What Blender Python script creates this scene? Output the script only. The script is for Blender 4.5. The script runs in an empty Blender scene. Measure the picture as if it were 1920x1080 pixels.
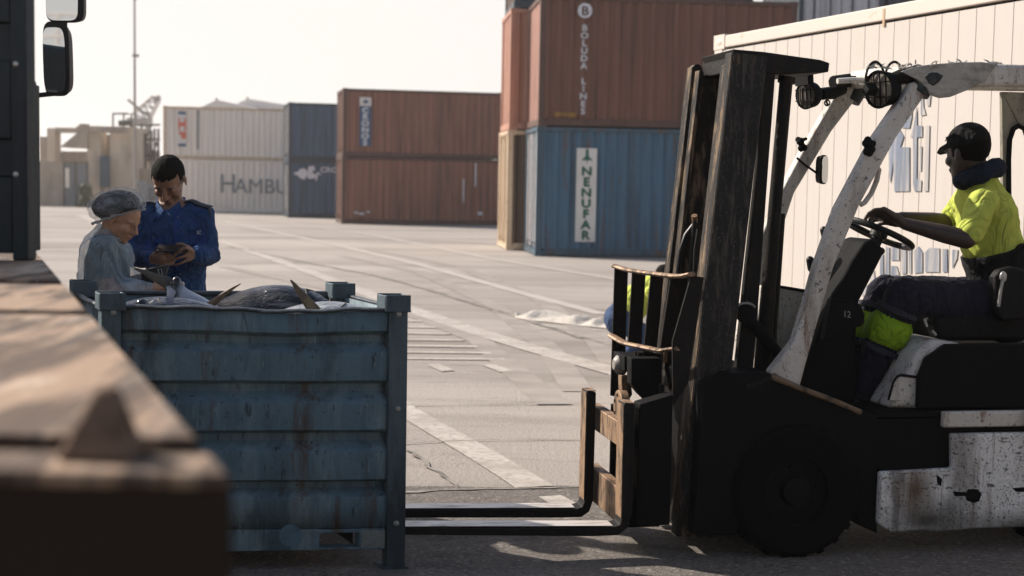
import bpy, bmesh, math, random
from math import radians as rad, sin, cos, pi
from mathutils import Vector, Matrix, Euler
V = Vector
S = bpy.context.scene
COL = S.collection
random.seed(7)

# ------------------------------------------------------------------ camera
CAM_H, FPX, PITCH, ROLL = 1.65, 2667.0, rad(4.25), rad(1.0)
_f = V((0, cos(PITCH), -sin(PITCH)))
_r0 = V((1, 0, 0)); _u0 = V((0, sin(PITCH), cos(PITCH)))
_r = _r0 * cos(ROLL) + _u0 * sin(ROLL)
_u = -_r0 * sin(ROLL) + _u0 * cos(ROLL)
CAM = V((0, 0, CAM_H))
cd = bpy.data.cameras.new("camera")
cam = bpy.data.objects.new("camera", cd); COL.objects.link(cam)
cam.matrix_world = Matrix(((_r.x, _u.x, -_f.x, 0), (_r.y, _u.y, -_f.y, 0), (_r.z, _u.z, -_f.z, CAM_H), (0, 0, 0, 1)))
cd.sensor_width = 36.0
cd.lens = FPX / 1920 * 36
cd.clip_start = 0.05; cd.clip_end = 3000
cd.dof.use_dof = True
cd.dof.focus_distance = 6.8
cd.dof.aperture_fstop = 2.8
S.camera = cam

# ------------------------------------------------------------------ sky, sun, exposure
SUN_AZ, SUN_EL = rad(61), rad(36)             # azimuth measured from +Y towards -X
sun_dir = V((-sin(SUN_AZ) * cos(SUN_EL), cos(SUN_AZ) * cos(SUN_EL), sin(SUN_EL)))
w = bpy.data.worlds.new("World"); S.world = w; w.use_nodes = True
nt = w.node_tree
sky = nt.nodes.new('ShaderNodeTexSky'); sky.sky_type = 'NISHITA'; sky.sun_disc = False
sky.sun_elevation = SUN_EL; sky.sun_rotation = -SUN_AZ
sky.air_density = 1.0; sky.dust_density = 2.0; sky.ozone_density = 1.0
bg = nt.nodes['Background']; bg.inputs['Strength'].default_value = 0.085
# bright milky haze along the horizon, clear Nishita sky above it
_tc = nt.nodes.new('ShaderNodeTexCoord'); _sx = nt.nodes.new('ShaderNodeSeparateXYZ'); nt.links.new(_tc.outputs['Generated'], _sx.inputs[0])
_mr = nt.nodes.new('ShaderNodeMapRange'); _mr.interpolation_type = 'SMOOTHSTEP'
for _k, _v in (('From Min', 0.14), ('From Max', 0.5), ('To Min', 1.0), ('To Max', 0.0)): _mr.inputs[_k].default_value = _v
nt.links.new(_sx.outputs['Z'], _mr.inputs['Value'])
_mx = nt.nodes.new('ShaderNodeMix'); _mx.data_type = 'RGBA'; nt.links.new(_mr.outputs['Result'], _mx.inputs[0])
nt.links.new(sky.outputs[0], _mx.inputs[6]); _mx.inputs[7].default_value = (6.0, 5.72, 5.45, 1)
nt.links.new(_mx.outputs[2], bg.inputs['Color'])
sd = bpy.data.lights.new("sun", 'SUN'); sd.energy = 4.3; sd.angle = rad(0.5); sd.color = (1.0, 0.92, 0.82)
sun = bpy.data.objects.new("sun", sd); COL.objects.link(sun)
sun.rotation_euler = sun_dir.to_track_quat('Z', 'Y').to_euler()
sun.location = (0, 0, 30)
S.view_settings.view_transform = 'Standard'
S.view_settings.look = 'None'
S.view_settings.exposure = 0.96
S.view_settings.gamma = 1.0
S.render.engine = 'CYCLES'
S.cycles.use_denoising = True
S.cycles.max_bounces = 6
S.cycles.volume_bounces = 0
S.cycles.transparent_max_bounces = 16
S.cycles.sample_clamp_indirect = 6.0

# ------------------------------------------------------------------ picture ray -> place at a real distance
def ray(px, py):
    return _f + _r * ((px - 960) / FPX) + _u * ((540 - py) / FPX)
def P(px, py, Y):
    d = ray(px, py); return CAM + d * (Y / d.y)
def G(px, py, z=0.0):
    d = ray(px, py); return CAM + d * ((z - CAM_H) / d.z)

# ------------------------------------------------------------------ materials
def _noise(nt, vec, scale, detail=4, rough=0.6, dist=0.0):
    n = nt.nodes.new('ShaderNodeTexNoise'); n.inputs['Scale'].default_value = scale
    n.inputs['Detail'].default_value = detail; n.inputs['Roughness'].default_value = rough
    n.inputs['Distortion'].default_value = dist
    nt.links.new(vec, n.inputs['Vector']); return n.outputs['Fac']
def _maprange(nt, x, lo, hi, a=0.0, b=1.0):
    m = nt.nodes.new('ShaderNodeMapRange'); m.clamp = True
    m.inputs['From Min'].default_value = lo; m.inputs['From Max'].default_value = hi
    m.inputs['To Min'].default_value = a; m.inputs['To Max'].default_value = b
    nt.links.new(x, m.inputs['Value']); return m.outputs['Result']
def _scaled(nt, co, s, off=(0, 0, 0)):
    m = nt.nodes.new('ShaderNodeMapping'); m.inputs['Scale'].default_value = s
    m.inputs['Location'].default_value = off
    nt.links.new(co, m.inputs['Vector']); return m.outputs['Vector']
def mix(nt, fac, a, b):
    m = nt.nodes.new('ShaderNodeMix'); m.data_type = 'RGBA'
    for k, x in ((6, a), (7, b)):
        if hasattr(x, 'is_linked'): nt.links.new(x, m.inputs[k])
        else: m.inputs[k].default_value = (*x, 1)
    if hasattr(fac, 'is_linked'): nt.links.new(fac, m.inputs[0])
    else: m.inputs[0].default_value = fac
    return m.outputs[2]
_matn = 0
def mat(name, col, rough=0.6, metal=0.0, layers=(), bump=(), spec=0.5, coat=0.0, spots=()):
    """layers: (colour, (sx,sy,sz), lo, hi, strength) noise patches; bump: (scale, distance)."""
    global _matn
    _matn += 1
    m = bpy.data.materials.new(name); m.use_nodes = True
    nt = m.node_tree; b = nt.nodes['Principled BSDF']
    b.inputs['Roughness'].default_value = rough; b.inputs['Metallic'].default_value = metal
    b.inputs['Specular IOR Level'].default_value = spec
    b.inputs['Coat Weight'].default_value = coat
    tc = nt.nodes.new('ShaderNodeTexCoord'); co = tc.outputs['Object']
    cur = None
    base = nt.nodes.new('ShaderNodeRGB'); base.outputs[0].default_value = (*col, 1); cur = base.outputs[0]
    rg = None
    for i, (c, s, lo, hi, st) in enumerate(layers):
        v = _scaled(nt, co, s, (i * 3.7 + _matn * 1.3, i * 1.9, i * 5.1 + _matn))
        f = _maprange(nt, _noise(nt, v, 1.0, 5, 0.65), lo, hi, 0, st)
        cur = mix(nt, f, cur, c)
        if i == 0: rg = f
    for (c, ctr, rad3, soft) in spots:          # ellipsoidal colour spots in the thing's own coordinates
        v = nt.nodes.new('ShaderNodeMapping'); v.vector_type = 'POINT'
        v.inputs['Location'].default_value = tuple(-a / r for a, r in zip(ctr, rad3))
        v.inputs['Scale'].default_value = tuple(1 / r for r in rad3)
        nt.links.new(co, v.inputs['Vector'])
        ln = nt.nodes.new('ShaderNodeVectorMath'); ln.operation = 'LENGTH'
        nt.links.new(v.outputs[0], ln.inputs[0])
        f = _maprange(nt, ln.outputs['Value'], 1.0 - soft, 1.0, 1.0, 0.0)
        cur = mix(nt, f, cur, c)
    nt.links.new(cur, b.inputs['Base Color'])
    if rg is not None:
        nt.links.new(_maprange(nt, rg, 0, 1, rough, min(1, rough + 0.25)), b.inputs['Roughness'])
    last = None
    for bb in bump:
        sc, dist = bb[:2]
        v = _scaled(nt, co, sc if isinstance(sc, tuple) else (sc, sc, sc))
        n = _noise(nt, v, 1.0, 2 if len(bb) > 2 else 4, 0.5 if len(bb) > 2 else 0.6, 0.8 if len(bb) > 2 else 0.0)
        if len(bb) > 2:                          # creases: ridged noise
            s1 = nt.nodes.new('ShaderNodeMath'); s1.operation = 'SUBTRACT'; s1.inputs[1].default_value = 0.5; nt.links.new(n, s1.inputs[0])
            s2 = nt.nodes.new('ShaderNodeMath'); s2.operation = 'ABSOLUTE'; nt.links.new(s1.outputs[0], s2.inputs[0])
            s3 = nt.nodes.new('ShaderNodeMath'); s3.operation = 'POWER'; s3.inputs[1].default_value = 0.6; nt.links.new(s2.outputs[0], s3.inputs[0]); n = s3.outputs[0]
        bm = nt.nodes.new('ShaderNodeBump'); bm.inputs['Distance'].default_value = dist
        bm.inputs['Strength'].default_value = 1.0
        nt.links.new(n, bm.inputs['Height'])
        if last is not None: nt.links.new(last, bm.inputs['Normal'])
        last = bm.outputs['Normal']
    if last is not None: nt.links.new(last, b.inputs['Normal'])
    return m

# ------------------------------------------------------------------ mesh collector
class MB:
    def __init__(s): s.v = []; s.f = []
    def add(s, vs, fs):
        b = len(s.v); s.v += [V(v) for v in vs]; s.f += [[i + b for i in f] for f in fs]; return s
    def box(s, c, size, R=None):
        c = V(c); h = V(size) / 2; vs = []
        for x in (-1, 1):
            for y in (-1, 1):
                for z in (-1, 1):
                    p = V((x * h.x, y * h.y, z * h.z)); vs.append(c + (R @ p if R is not None else p))
        return s.add(vs, [(0, 1, 3, 2), (4, 6, 7, 5), (0, 4, 5, 1), (2, 3, 7, 6), (0, 2, 6, 4), (1, 5, 7, 3)])
    def span(s, a, b):
        a = V(a); b = V(b); return s.box((a + b) / 2, [abs(b[i] - a[i]) for i in range(3)])
    def prism(s, poly, off):
        n = len(poly); off = V(off)
        return s.add([V(p) for p in poly] + [V(p) + off for p in poly],
                     [list(range(n)), list(range(2 * n - 1, n - 1, -1))] + [(i, (i + 1) % n, n + (i + 1) % n, n + i) for i in range(n)])
    def loft(s, A, B):
        n = len(A)
        return s.add([V(p) for p in A] + [V(p) for p in B],
                     [list(range(n)), list(range(2 * n - 1, n - 1, -1))] + [(i, (i + 1) % n, n + (i + 1) % n, n + i) for i in range(n)])
    def tube(s, pts, r, n=10, side=None, rnd=False, closed=False):
        pts = [V(p) for p in pts]; k = len(pts)
        rr = list(r) if isinstance(r, (list, tuple)) and len(r) == k else [r] * k
        rr = [x if isinstance(x, (list, tuple)) else (x, x) for x in rr]
        tans = []
        for i in range(k):
            a = pts[i - 1] if (i > 0 or closed) else pts[i]; b = pts[(i + 1) % k] if (i < k - 1 or closed) else pts[i]
            t = b - a; tans.append(t.normalized() if t.length > 1e-9 else V((0, 0, 1)))
        ref = V(side) if side is not None else (V((0, 0, 1)) if abs(tans[0].z) < 0.9 else V((1, 0, 0)))
        rings = []
        for i in range(k):
            t = tans[i]; a = ref - t * ref.dot(t)
            if a.length < 1e-6: a = t.orthogonal()
            a.normalize(); b = t.cross(a)
            if side is None: ref = a
            rings.append((pts[i], a, b, rr[i], t))
        if rnd and not closed:
            p, a, b, q, t = rings[0]; m = min(q); pre = []
            for fr in (1.0, 0.75, 0.4):
                cc = math.sqrt(max(0, 1 - fr * fr)) if fr < 1 else 0.25
                pre.append((p - t * m * fr, a, b, (q[0] * cc, q[1] * cc), t))
            p, a, b, q, t = rings[-1]; m = min(q); post = []
            for fr in (0.4, 0.75, 1.0):
                cc = math.sqrt(max(0, 1 - fr * fr)) if fr < 1 else 0.25
                post.append((p + t * m * fr, a, b, (q[0] * cc, q[1] * cc), t))
            rings = pre + rings + post
        vs = []
        for p, a, b, q, t in rings:
            for j in range(n):
                w_ = 2 * pi * j / n; vs.append(p + a * (cos(w_) * q[0]) + b * (sin(w_) * q[1]))
        K = len(rings); fs = []
        for i in range(K if closed else K - 1):
            i2 = (i + 1) % K
            for j in range(n):
                fs.append((i * n + j, i * n + (j + 1) % n, i2 * n + (j + 1) % n, i2 * n + j))
        if not closed:
            fs += [list(range(n - 1, -1, -1)), [(K - 1) * n + j for j in range(n)]]
        return s.add(vs, fs)
    def ell(s, c, r, R=None, n=16, m=10):
        c = V(c); r = r if isinstance(r, (tuple, list, Vector)) else (r, r, r); vs = []
        for i in range(1, m):
            th = pi * i / m
            for j in range(n):
                ph = 2 * pi * j / n
                p = V((r[0] * sin(th) * cos(ph), r[1] * sin(th) * sin(ph), r[2] * cos(th)))
                vs.append(c + (R @ p if R is not None else p))
        top = V((0, 0, r[2])); vs += [c + (R @ top if R is not None else top), c - (R @ top if R is not None else top)]
        fs = []
        for i in range(m - 2):
            for j in range(n):
                fs.append((i * n + j, (i + 1) * n + j, (i + 1) * n + (j + 1) % n, i * n + (j + 1) % n))
        T = (m - 1) * n
        for j in range(n):
            fs.append((T, j, (j + 1) % n)); fs.append((T + 1, (m - 2) * n + (j + 1) % n, (m - 2) * n + j))
        return s.add(vs, fs)
    def disc(s, c, axis, r, t, n=24):
        a = V(axis).normalized(); c = V(c); return s.tube([c - a * t / 2, c + a * t / 2], r, n=n)
    def build(s, name, m, parent=None, smooth=True, angle=35, bevel=0.0, origin=None, remesh=0.0, smooth_it=0, disp=None, seg=2, sub=0):
        me = bpy.data.meshes.new(name)
        o0 = V(origin) if origin is not None else V((0, 0, 0))
        me.from_pydata([v - o0 for v in s.v], [], s.f)
        b = bmesh.new(); b.from_mesh(me)
        bmesh.ops.recalc_face_normals(b, faces=b.faces); b.to_mesh(me); b.free()
        me.materials.append(m)
        if smooth:
            me.polygons.foreach_set('use_smooth', [True] * len(me.polygons))
            if not remesh: me.set_sharp_from_angle(angle=rad(angle))
        o = bpy.data.objects.new(name, me); COL.objects.link(o)
        if origin is not None: o.location = o0
        if parent is not None: o.parent = parent
        if bevel:
            q = o.modifiers.new('bevel', 'BEVEL'); q.width = bevel; q.segments = seg; q.limit_method = 'ANGLE'; q.angle_limit = rad(40)
            q.harden_normals = False
        if remesh:
            q = o.modifiers.new('remesh', 'REMESH'); q.mode = 'VOXEL'; q.voxel_size = remesh; q.use_smooth_shade = True
            if smooth_it:
                q = o.modifiers.new('smooth', 'SMOOTH'); q.factor = 0.5; q.iterations = smooth_it
        if sub:
            q = o.modifiers.new('sub', 'SUBSURF'); q.levels = sub; q.render_levels = sub
        for (sc, st) in (disp or ()):
            q = o.modifiers.new('disp', 'DISPLACE'); q.texture = cloud(sc); q.strength = st; q.mid_level = 0.5
        return o
_cl = {}
def cloud(sc):
    if sc not in _cl:
        t = bpy.data.textures.new('cloud', 'CLOUDS'); t.noise_scale = sc; t.noise_depth = 2; _cl[sc] = t
    return _cl[sc]

def tag(o, label=None, cat=None, group=None, kind=None):
    if label: o['label'] = label
    if cat: o['category'] = cat
    if group: o['group'] = group
    if kind: o['kind'] = kind
    return o
def empty(name, loc, rz=0.0, label=None, cat=None, group=None):
    o = bpy.data.objects.new(name, None); COL.objects.link(o)
    o.location = loc; o.rotation_euler = (0, 0, rz); o.empty_display_size = 0.2
    return tag(o, label, cat, group)

_glyphs = {}
def glyphs(text, size=1.0, align='CENTER', ext=0.0):
    """vertices and faces of lettering in the XY plane"""
    k = (text, size, align)
    if k not in _glyphs:
        c = bpy.data.curves.new('txt', 'FONT'); c.body = text; c.size = size; c.align_x = align; c.resolution_u = 3
        o = bpy.data.objects.new('txt', c)
        me = bpy.data.meshes.new_from_object(o)
        _glyphs[k] = ([v.co.copy() for v in me.vertices], [list(p.vertices) for p in me.polygons])
        bpy.data.objects.remove(o); bpy.data.curves.remove(c); bpy.data.meshes.remove(me)
    return _glyphs[k]
def lettering(mb, text, origin, ux, uz, size, align='CENTER', sx=1.0, bold=0.0):
    vs, fs = glyphs(text, size, align)
    ux = V(ux).normalized(); uz = V(uz).normalized(); n = ux.cross(uz)
    for dx, dz in (((0, 0),) if not bold else ((-bold, 0), (bold, 0), (0, -bold), (0, bold))):
        mb.add([V(origin) + ux * (v.x * sx + dx) + uz * (v.y + dz) + n * (abs(dx) * 0.02 + (dz + bold) * 0.01) for v in vs], fs)
# ================================================================== SETTING
concrete = mat('yard_concrete', (0.28, 0.248, 0.222), 0.9, spec=0.2, layers=[
    ((0.16, 0.14, 0.122), (0.16, 0.6, 1), 0.48, 0.68, 0.7), ((0.40, 0.36, 0.32), (0.07, 0.35, 1), 0.45, 0.7, 0.6),
    ((0.12, 0.105, 0.092), (0.8, 4.5, 1), 0.56, 0.70, 0.6), ((0.09, 0.08, 0.07), (9, 14, 1), 0.64, 0.75, 0.45)],
    bump=[(30, 0.01), (120, 0.004)])
asphalt = mat('worn_asphalt', (0.125, 0.108, 0.094), 0.92, layers=[
    ((0.21, 0.185, 0.16), (1.1, 2.2, 1), 0.48, 0.68, 0.75), ((0.04, 0.036, 0.033), (2.3, 4.0, 1), 0.56, 0.70, 0.7),
    ((0.30, 0.265, 0.23), (42, 42, 42), 0.55, 0.64, 0.75), ((0.03, 0.028, 0.026), (50, 50, 50), 0.54, 0.63, 0.8)],
    bump=[(60, 0.012), (150, 0.008)])
line_paint = mat('worn_line_paint', (0.39, 0.355, 0.32), 0.85, spec=0.2, layers=[
    ((0.285, 0.252, 0.225), (2.2, 3.0, 1), 0.42, 0.62, 0.95), ((0.25, 0.22, 0.195), (18, 24, 1), 0.48, 0.62, 0.85)])
faint_paint = mat('faded_line_paint', (0.335, 0.30, 0.27), 0.85, layers=[
    ((0.305, 0.27, 0.24), (1.2, 2.0, 1), 0.42, 0.62, 0.95)])
crack_mat = mat('dark_joint', (0.11, 0.097, 0.085), 0.95, layers=[((0.22, 0.195, 0.17), (6, 6, 6), 0.42, 0.58, 0.95)])

def sheet(name, polys, z, m, kind='structure'):
    mb = MB()
    for p in polys: mb.add([V((q.x, q.y, z)) for q in p], [list(range(len(p)))])
    o = mb.build(name, m, smooth=False); tag(o, kind=kind); return o
def strip_pts(pts, w0, w1=None, jit=0.0, step=0):
    w1 = w0 if w1 is None else w1
    if step:
        out = []
        for a, b in zip(pts[:-1], pts[1:]):
            n = max(1, int((b - a).length / step))
            out += [a.lerp(b, i / n) for i in range(n)]
        pts = out + [pts[-1]]
    polys = []; L = []; R = []
    for i, p in enumerate(pts):
        t = (pts[min(i + 1, len(pts) - 1)] - pts[max(i - 1, 0)]); t.z = 0; t.normalize()
        n = V((-t.y, t.x, 0)); ww = w0 + (w1 - w0) * i / max(1, len(pts) - 1)
        q = p + n * random.uniform(-jit, jit); ww *= 1 + (random.uniform(-0.6, 0.6) if jit else 0)
        L.append(q + n * ww / 2); R.append(q - n * ww / 2)
    for i in range(len(pts) - 1): polys.append([R[i], R[i + 1], L[i + 1], L[i]])
    return polys

tyre_mk = mat('tyre_mark', (0.21, 0.185, 0.165), 0.9, spec=0.2, layers=[((0.275, 0.243, 0.217), (1.2, 3, 1), 0.40, 0.60, 1.0)])
g = MB(); g.add([(-900, -60, 0), (900, -60, 0), (900, 1500, 0), (-900, 1500, 0)], [(0, 1, 2, 3)])
tag(g.build('ground', concrete, smooth=False), kind='structure')
# near strip of rough asphalt with a ragged far edge
edge = []
for i in range(61):
    x = -9 + i * 0.32
    edge.append(V((x, 7.62 + 0.05 * sin(x * 3.1) + random.uniform(-0.035, 0.035) - 0.012 * x, 0)))
sheet('asphalt_strip', [[V((-9, -6, 0)), V((10.2, -6, 0))] + edge[::-1]], 0.004, asphalt)
# painted markings
sheet('lane_line', strip_pts([G(412, 452), G(560, 503), G(650, 536), G(760, 577), G(880, 618), G(1000, 655), G(1150, 697), G(1500, 785)], 0.26, 0.30), 0.008, line_paint)
sheet('thin_line', strip_pts([G(470, 408), G(700, 441), G(930, 487), G(1160, 525), G(1400, 556)], 0.20), 0.008, faint_paint)
sheet('faded_line', strip_pts([G(420, 415), G(640, 462), G(800, 500), G(960, 545), G(1130, 590)], 0.22), 0.008, faint_paint)
sheet('curved_line', strip_pts([G(105, 402), G(150, 404), G(172, 412), G(200, 430), G(236, 470), G(250, 500)], 0.42, 0.3), 0.008, line_paint)
hp = []
for i, y in enumerate((590, 602, 614, 626, 638, 650, 662, 674)):
    xr = 760 + (y - 577) * 2.15 - 22
    a, b = G(640 + i * 4, y - 2), G(min(xr, 952), y + 1)
    hp += strip_pts([a, b], 0.13 + 0.008 * (8 - i))
sheet('hatched_marking', hp, 0.008, line_paint)
sheet('road_dashes', [[G(800, 685), G(822, 683), G(852, 696), G(828, 698)], [G(902, 685), G(925, 684), G(964, 697), G(938, 699)]], 0.008, line_paint)
band = strip_pts([G(690, 716), G(755, 768), G(830, 812), G(900, 852), G(985, 904), G(1002, 915)], 0.20, 0.22)
sheet('white_band', band, 0.0081, line_paint)
sheet('paint_remnant', [[G(1010, 934), G(1052, 931), G(1085, 948), G(1040, 953)]], 0.0085, line_paint)
ck = strip_pts([G(430, 462), G(560, 490), G(700, 517), G(790, 540), G(925, 582), G(1020, 612), G(1140, 648), G(1400, 716)], 0.075, 0.07, 0.03, 0.35)
ck += strip_pts([G(752, 838), G(800, 872), G(846, 905), G(856, 918)], 0.03, 0.03, 0.02, 0.08)
ck += strip_pts([G(752, 834), G(870, 828), G(1085, 826)], 0.012, 0.012, 0.012, 0.12)
ck += strip_pts([G(752, 762), G(900, 760), G(1090, 760)], 0.018, 0.018, 0.015, 0.2)
ck += strip_pts([G(750, 926), G(850, 921), G(1090, 915)], 0.03, 0.022, 0.012, 0.08)
tm = []
for pts in ([G(700, 470), G(860, 500), G(1010, 560), G(1120, 640), G(1180, 720)], [G(640, 480), G(790, 512), G(930, 575), G(1030, 655), G(1085, 735)], [G(420, 500), G(700, 560), G(900, 640), G(1040, 760)], [G(450, 430), G(600, 446), G(800, 452), G(930, 458)]):
    tm += strip_pts(pts, 0.24, 0.26)
sheet('tyre_marks', tm, 0.0065, tyre_mk)
sheet('pavement_joints', ck, 0.0095, crack_mat)

# ------------------------------------------------------------------ shipping containers
def cpaint(name, col, rust=0.5, fade=0.3, dk=0.34):
    d = tuple(c * dk for c in col); l = tuple(min(1, c * 1.35 + 0.02) for c in col)
    return mat(name, col, 0.55, layers=[(l, (0.5, 0.5, 0.35), 0.45, 0.75, fade), (d, (7, 7, 0.3), 0.47, 0.68, 0.8),
        ((0.085, 0.042, 0.022), (4.0, 4.0, 0.4), 0.56, 0.66, rust), ((0.06, 0.03, 0.018), (12, 12, 7), 0.61, 0.67, rust)], bump=[(9, 0.01)])
def corr(mb, a, b, z0, z1, n, out, depth=0.05, period=0.26):
    """corrugated sheet from a to b (points at z=0), outward direction `out`"""
    a = V(a); b = V(b); L = (b - a).length; t = (b - a) / L; out = V(out)
    k = max(1, round(L / period)); p = L / k; pts = []
    for i in range(k):
        for fr, d in ((0.0, 0), (0.25, 0), (0.5, 1), (0.75, 1)):
            pts.append(a + t * (i + fr) * p - out * depth * d)
    pts.append(b.copy())
    vs = [V((q.x, q.y, z0)) for q in pts] + [V((q.x, q.y, z1)) for q in pts]; m = len(pts)
    mb.add(vs, [(i, i + 1, m + i + 1, m + i) for i in range(m - 1)])
def container(pos, yaw, L, W, H, side_m, end_m, frame_m, label, group='stacked shipping containers', doors=False, flat=False, door_m=None, name='shipping_container'):
    e = empty(name, pos, yaw, label, 'shipping container', group)
    fr = MB(); pw = 0.14
    for x in (pw / 2, L - pw / 2):
        for y in (pw / 2, W - pw / 2): fr.box((x, y, H / 2), (pw, pw, H - 0.22))
    for z, h in ((0.10, 0.15), (H - 0.06, 0.10)):
        for y in (0.05, W - 0.05): fr.box((L / 2, y, z), (L - 0.34, 0.10, h))
        for x in (0.05, L - 0.05): fr.box((x, W / 2, z), (0.10, W - 0.34, h))
    for x in (L * 0.34, L * 0.40, L * 0.60, L * 0.66):       # fork pocket cheeks
        fr.box((x, 0.044, 0.10), (0.05, 0.10, 0.156))
    fr.build('frame', frame_m, e, bevel=0.008)
    for y, o in ((0.02, -1), (W - 0.02, 1)):
        mb = MB()
        if flat:
            k = int(L / 0.18)
            for i in range(k):
                x0 = pw + (L - 2 * pw) * i / k; x1 = pw + (L - 2 * pw) * (i + 1) / k
                mb.span((x0 + 0.003, y - 0.012, 0.175), (x1 - 0.003, y + 0.012, H - 0.13))
            mb.span((pw, y - 0.004 - 0.004 * o, 0.175), (L - pw, y + 0.004 - 0.004 * o, H - 0.13))
        else: corr(mb, (pw, y, 0), (L - pw, y, 0), 0.17, H - 0.11, None, (0, o, 0))
        mb.build('side_panel', side_m, e, angle=20)
    for x, o in ((0.03, -1), (L - 0.03, 1)):
        if doors and o == -1: continue
        mb = MB(); corr(mb, (x, pw, 0), (x, W - pw, 0), 0.17, H - 0.11, None, (o, 0, 0)); mb.build('end_panel', end_m, e, angle=20)
    if doors:
        for (y0, y1) in ((pw + 0.01, W / 2 - 0.012), (W / 2 + 0.012, W - pw - 0.01)):
            d = MB()
            d.span((0.03, y0, 0.19), (0.08, y1, H - 0.12))
            for j in range(4):
                yy = y0 + (y1 - y0) * (j + 0.5) / 4
                d.span((0.012, yy - 0.07, 0.3), (0.032, yy + 0.07, H - 0.25))
            do = d.build('door', door_m or end_m, e, bevel=0.006)
            for fr_ in (0.28, 0.72):
                r = MB(); yy = y0 + (y1 - y0) * fr_
                r.tube([(0.0, yy, 0.12), (0.0, yy, H - 0.06)], 0.02, n=8)
                for zz in (0.3, 1.0, H - 0.4): r.box((0.012, yy, zz), (0.035, 0.08, 0.05))
                r.build('locking_rod', frame_m, do)
    rf = MB(); rf.span((0.1, 0.1, H - 0.05), (L - 0.1, W - 0.1, H - 0.025)); rf.build('roof_panel', side_m, e)
    fl = MB(); fl.span((0.1, 0.1, 0.08), (L - 0.1, W - 0.1, 0.14)); fl.build('floor_panel', frame_m, e)
    for x in (0.09, L - 0.09):
        for y in (0.085, W - 0.085):
            for z in (0.06, H - 0.06):
                c = MB(); c.box((x, y, z), (0.19, 0.18, 0.125))
                c.ell((x - 0.0, y - 0.088 if y < 1 else y + 0.088, z), (0.055, 0.006, 0.03), n=12, m=6)
                c.build('corner_casting', frame_m, e, bevel=0.01)
    return e
def stack_txt(e, text, x, z_top, size, step, m, sx=1.0, y=-0.004, bold=0.0):
    mb = MB()
    z = z_top
    for ch in text:
        if ch != ' ': lettering(mb, ch, (x, y, z - size * 0.72), (1, 0, 0), (0, 0, 1), size, sx=sx, bold=bold)
        z -= step
    return mb.build('lettering', m, e, smooth=False)
def plate(e, name, x0, x1, z0, z1, m, y=-0.0, t=0.006):
    mb = MB(); mb.span((x0, y - t, z0), (x1, y, z1)); return mb.build(name, m, e)

white_ink = mat('white_lettering', (0.55, 0.56, 0.60), 0.7, layers=[((0.30, 0.25, 0.24), (9, 9, 3), 0.52, 0.7, 0.7)])
green_ink = mat('green_lettering', (0.012, 0.10, 0.07), 0.7, layers=[((0.04, 0.12, 0.09), (12, 12, 6), 0.5, 0.65, 0.7)])
grey_ink = mat('grey_lettering', (0.16, 0.18, 0.20), 0.75, layers=[((0.35, 0.34, 0.33), (2, 2, 2), 0.5, 0.7, 0.5)])
sign_white = mat('sign_white', (0.60, 0.58, 0.55), 0.7, layers=[((0.36, 0.20, 0.09), (5, 5, 0.7), 0.60, 0.70, 0.7), ((0.38, 0.37, 0.36), (3, 3, 1), 0.5, 0.7, 0.5)])
sign_blue = mat('sign_blue', (0.03, 0.075, 0.16), 0.7)
sign_red = mat('sign_red', (0.55, 0.11, 0.06), 0.7)
brown_p = cpaint('brown_container_paint', (0.135, 0.050, 0.030), 0.4)
brown_f = cpaint('brown_container_frame', (0.075, 0.033, 0.022), 0.5)
teal_p = cpaint('blue_container_paint', (0.034, 0.102, 0.168), 0.75)
teal_f = cpaint('blue_container_frame', (0.03, 0.07, 0.105), 0.8)
orange_p = cpaint('orange_container_paint', (0.36, 0.175, 0.12), 0.3, 0.3, 0.7)
pink_p = cpaint('sunlit_brown_end', (0.33, 0.17, 0.13), 0.35, 0.3, 0.6)  # container ends: the sunlit look of the brown put into a lighter paint
cream_p = cpaint('cream_container_paint', (0.50, 0.38, 0.26), 0.45, 0.3, 0.7)
pale_p = cpaint('pale_door_paint', (0.48, 0.46, 0.46), 0.3, 0.3, 0.75)
dark_brown = cpaint('dark_brown_paint', (0.09, 0.05, 0.03), 0.5)
rust_red = cpaint('red_brown_container_paint', (0.22, 0.088, 0.055), 0.3)
navy_p = cpaint('navy_container_paint', (0.042, 0.085, 0.145), 0.2)
white_p = cpaint('white_container_paint', (0.68, 0.61, 0.54), 0.12, 0.2, 0.82)
dark_p = cpaint('dark_container_paint', (0.02, 0.035, 0.05), 0.3)

# near pair: brown on blue
HN = 2.91
a7 = rad(5.5)
nb = G(1003, 480.5); nb.z = 0
LN = 5.85
c_blue = container(nb, a7, LN, 2.44, HN, teal_p, pale_p, teal_f, 'blue shipping container on the ground with a white NENUFAR plate, under the brown one', door_m=pale_p, doors=True)
pt = plate(c_blue, 'name_plate', 0.90, 1.36, 0.34, 2.44, sign_white)
stack_txt(c_blue, 'NENUFAR', 1.135, 2.03, 0.27, 0.24, green_ink, 1.15, -0.012, 0.016)
lg = MB()
lg.add([(1.10, -0.012, 2.42), (1.17, -0.012, 2.42), (1.17, -0.012, 2.27), (1.27, -0.012, 2.16), (1.16, -0.012, 2.18), (1.135, -0.012, 2.10), (1.11, -0.012, 2.18), (1.0, -0.012, 2.16), (1.10, -0.012, 2.27)], [list(range(9))])
lg.build('emblem', green_ink, c_blue, smooth=False)
D7 = V((-sin(a7), cos(a7), 0)); L7 = V((cos(a7), sin(a7), 0))
c_brown = container(nb + V((0.02, 0, HN)), a7, LN, 2.44, HN, brown_p, pink_p, brown_f, 'brown shipping container with white BOLUDA LINES lettering, on the blue container')
stack_txt(c_brown, 'BOLUDA LINES', 1.0, 2.27, 0.185, 0.168, white_ink, 1.15, -0.004, 0.008)
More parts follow.
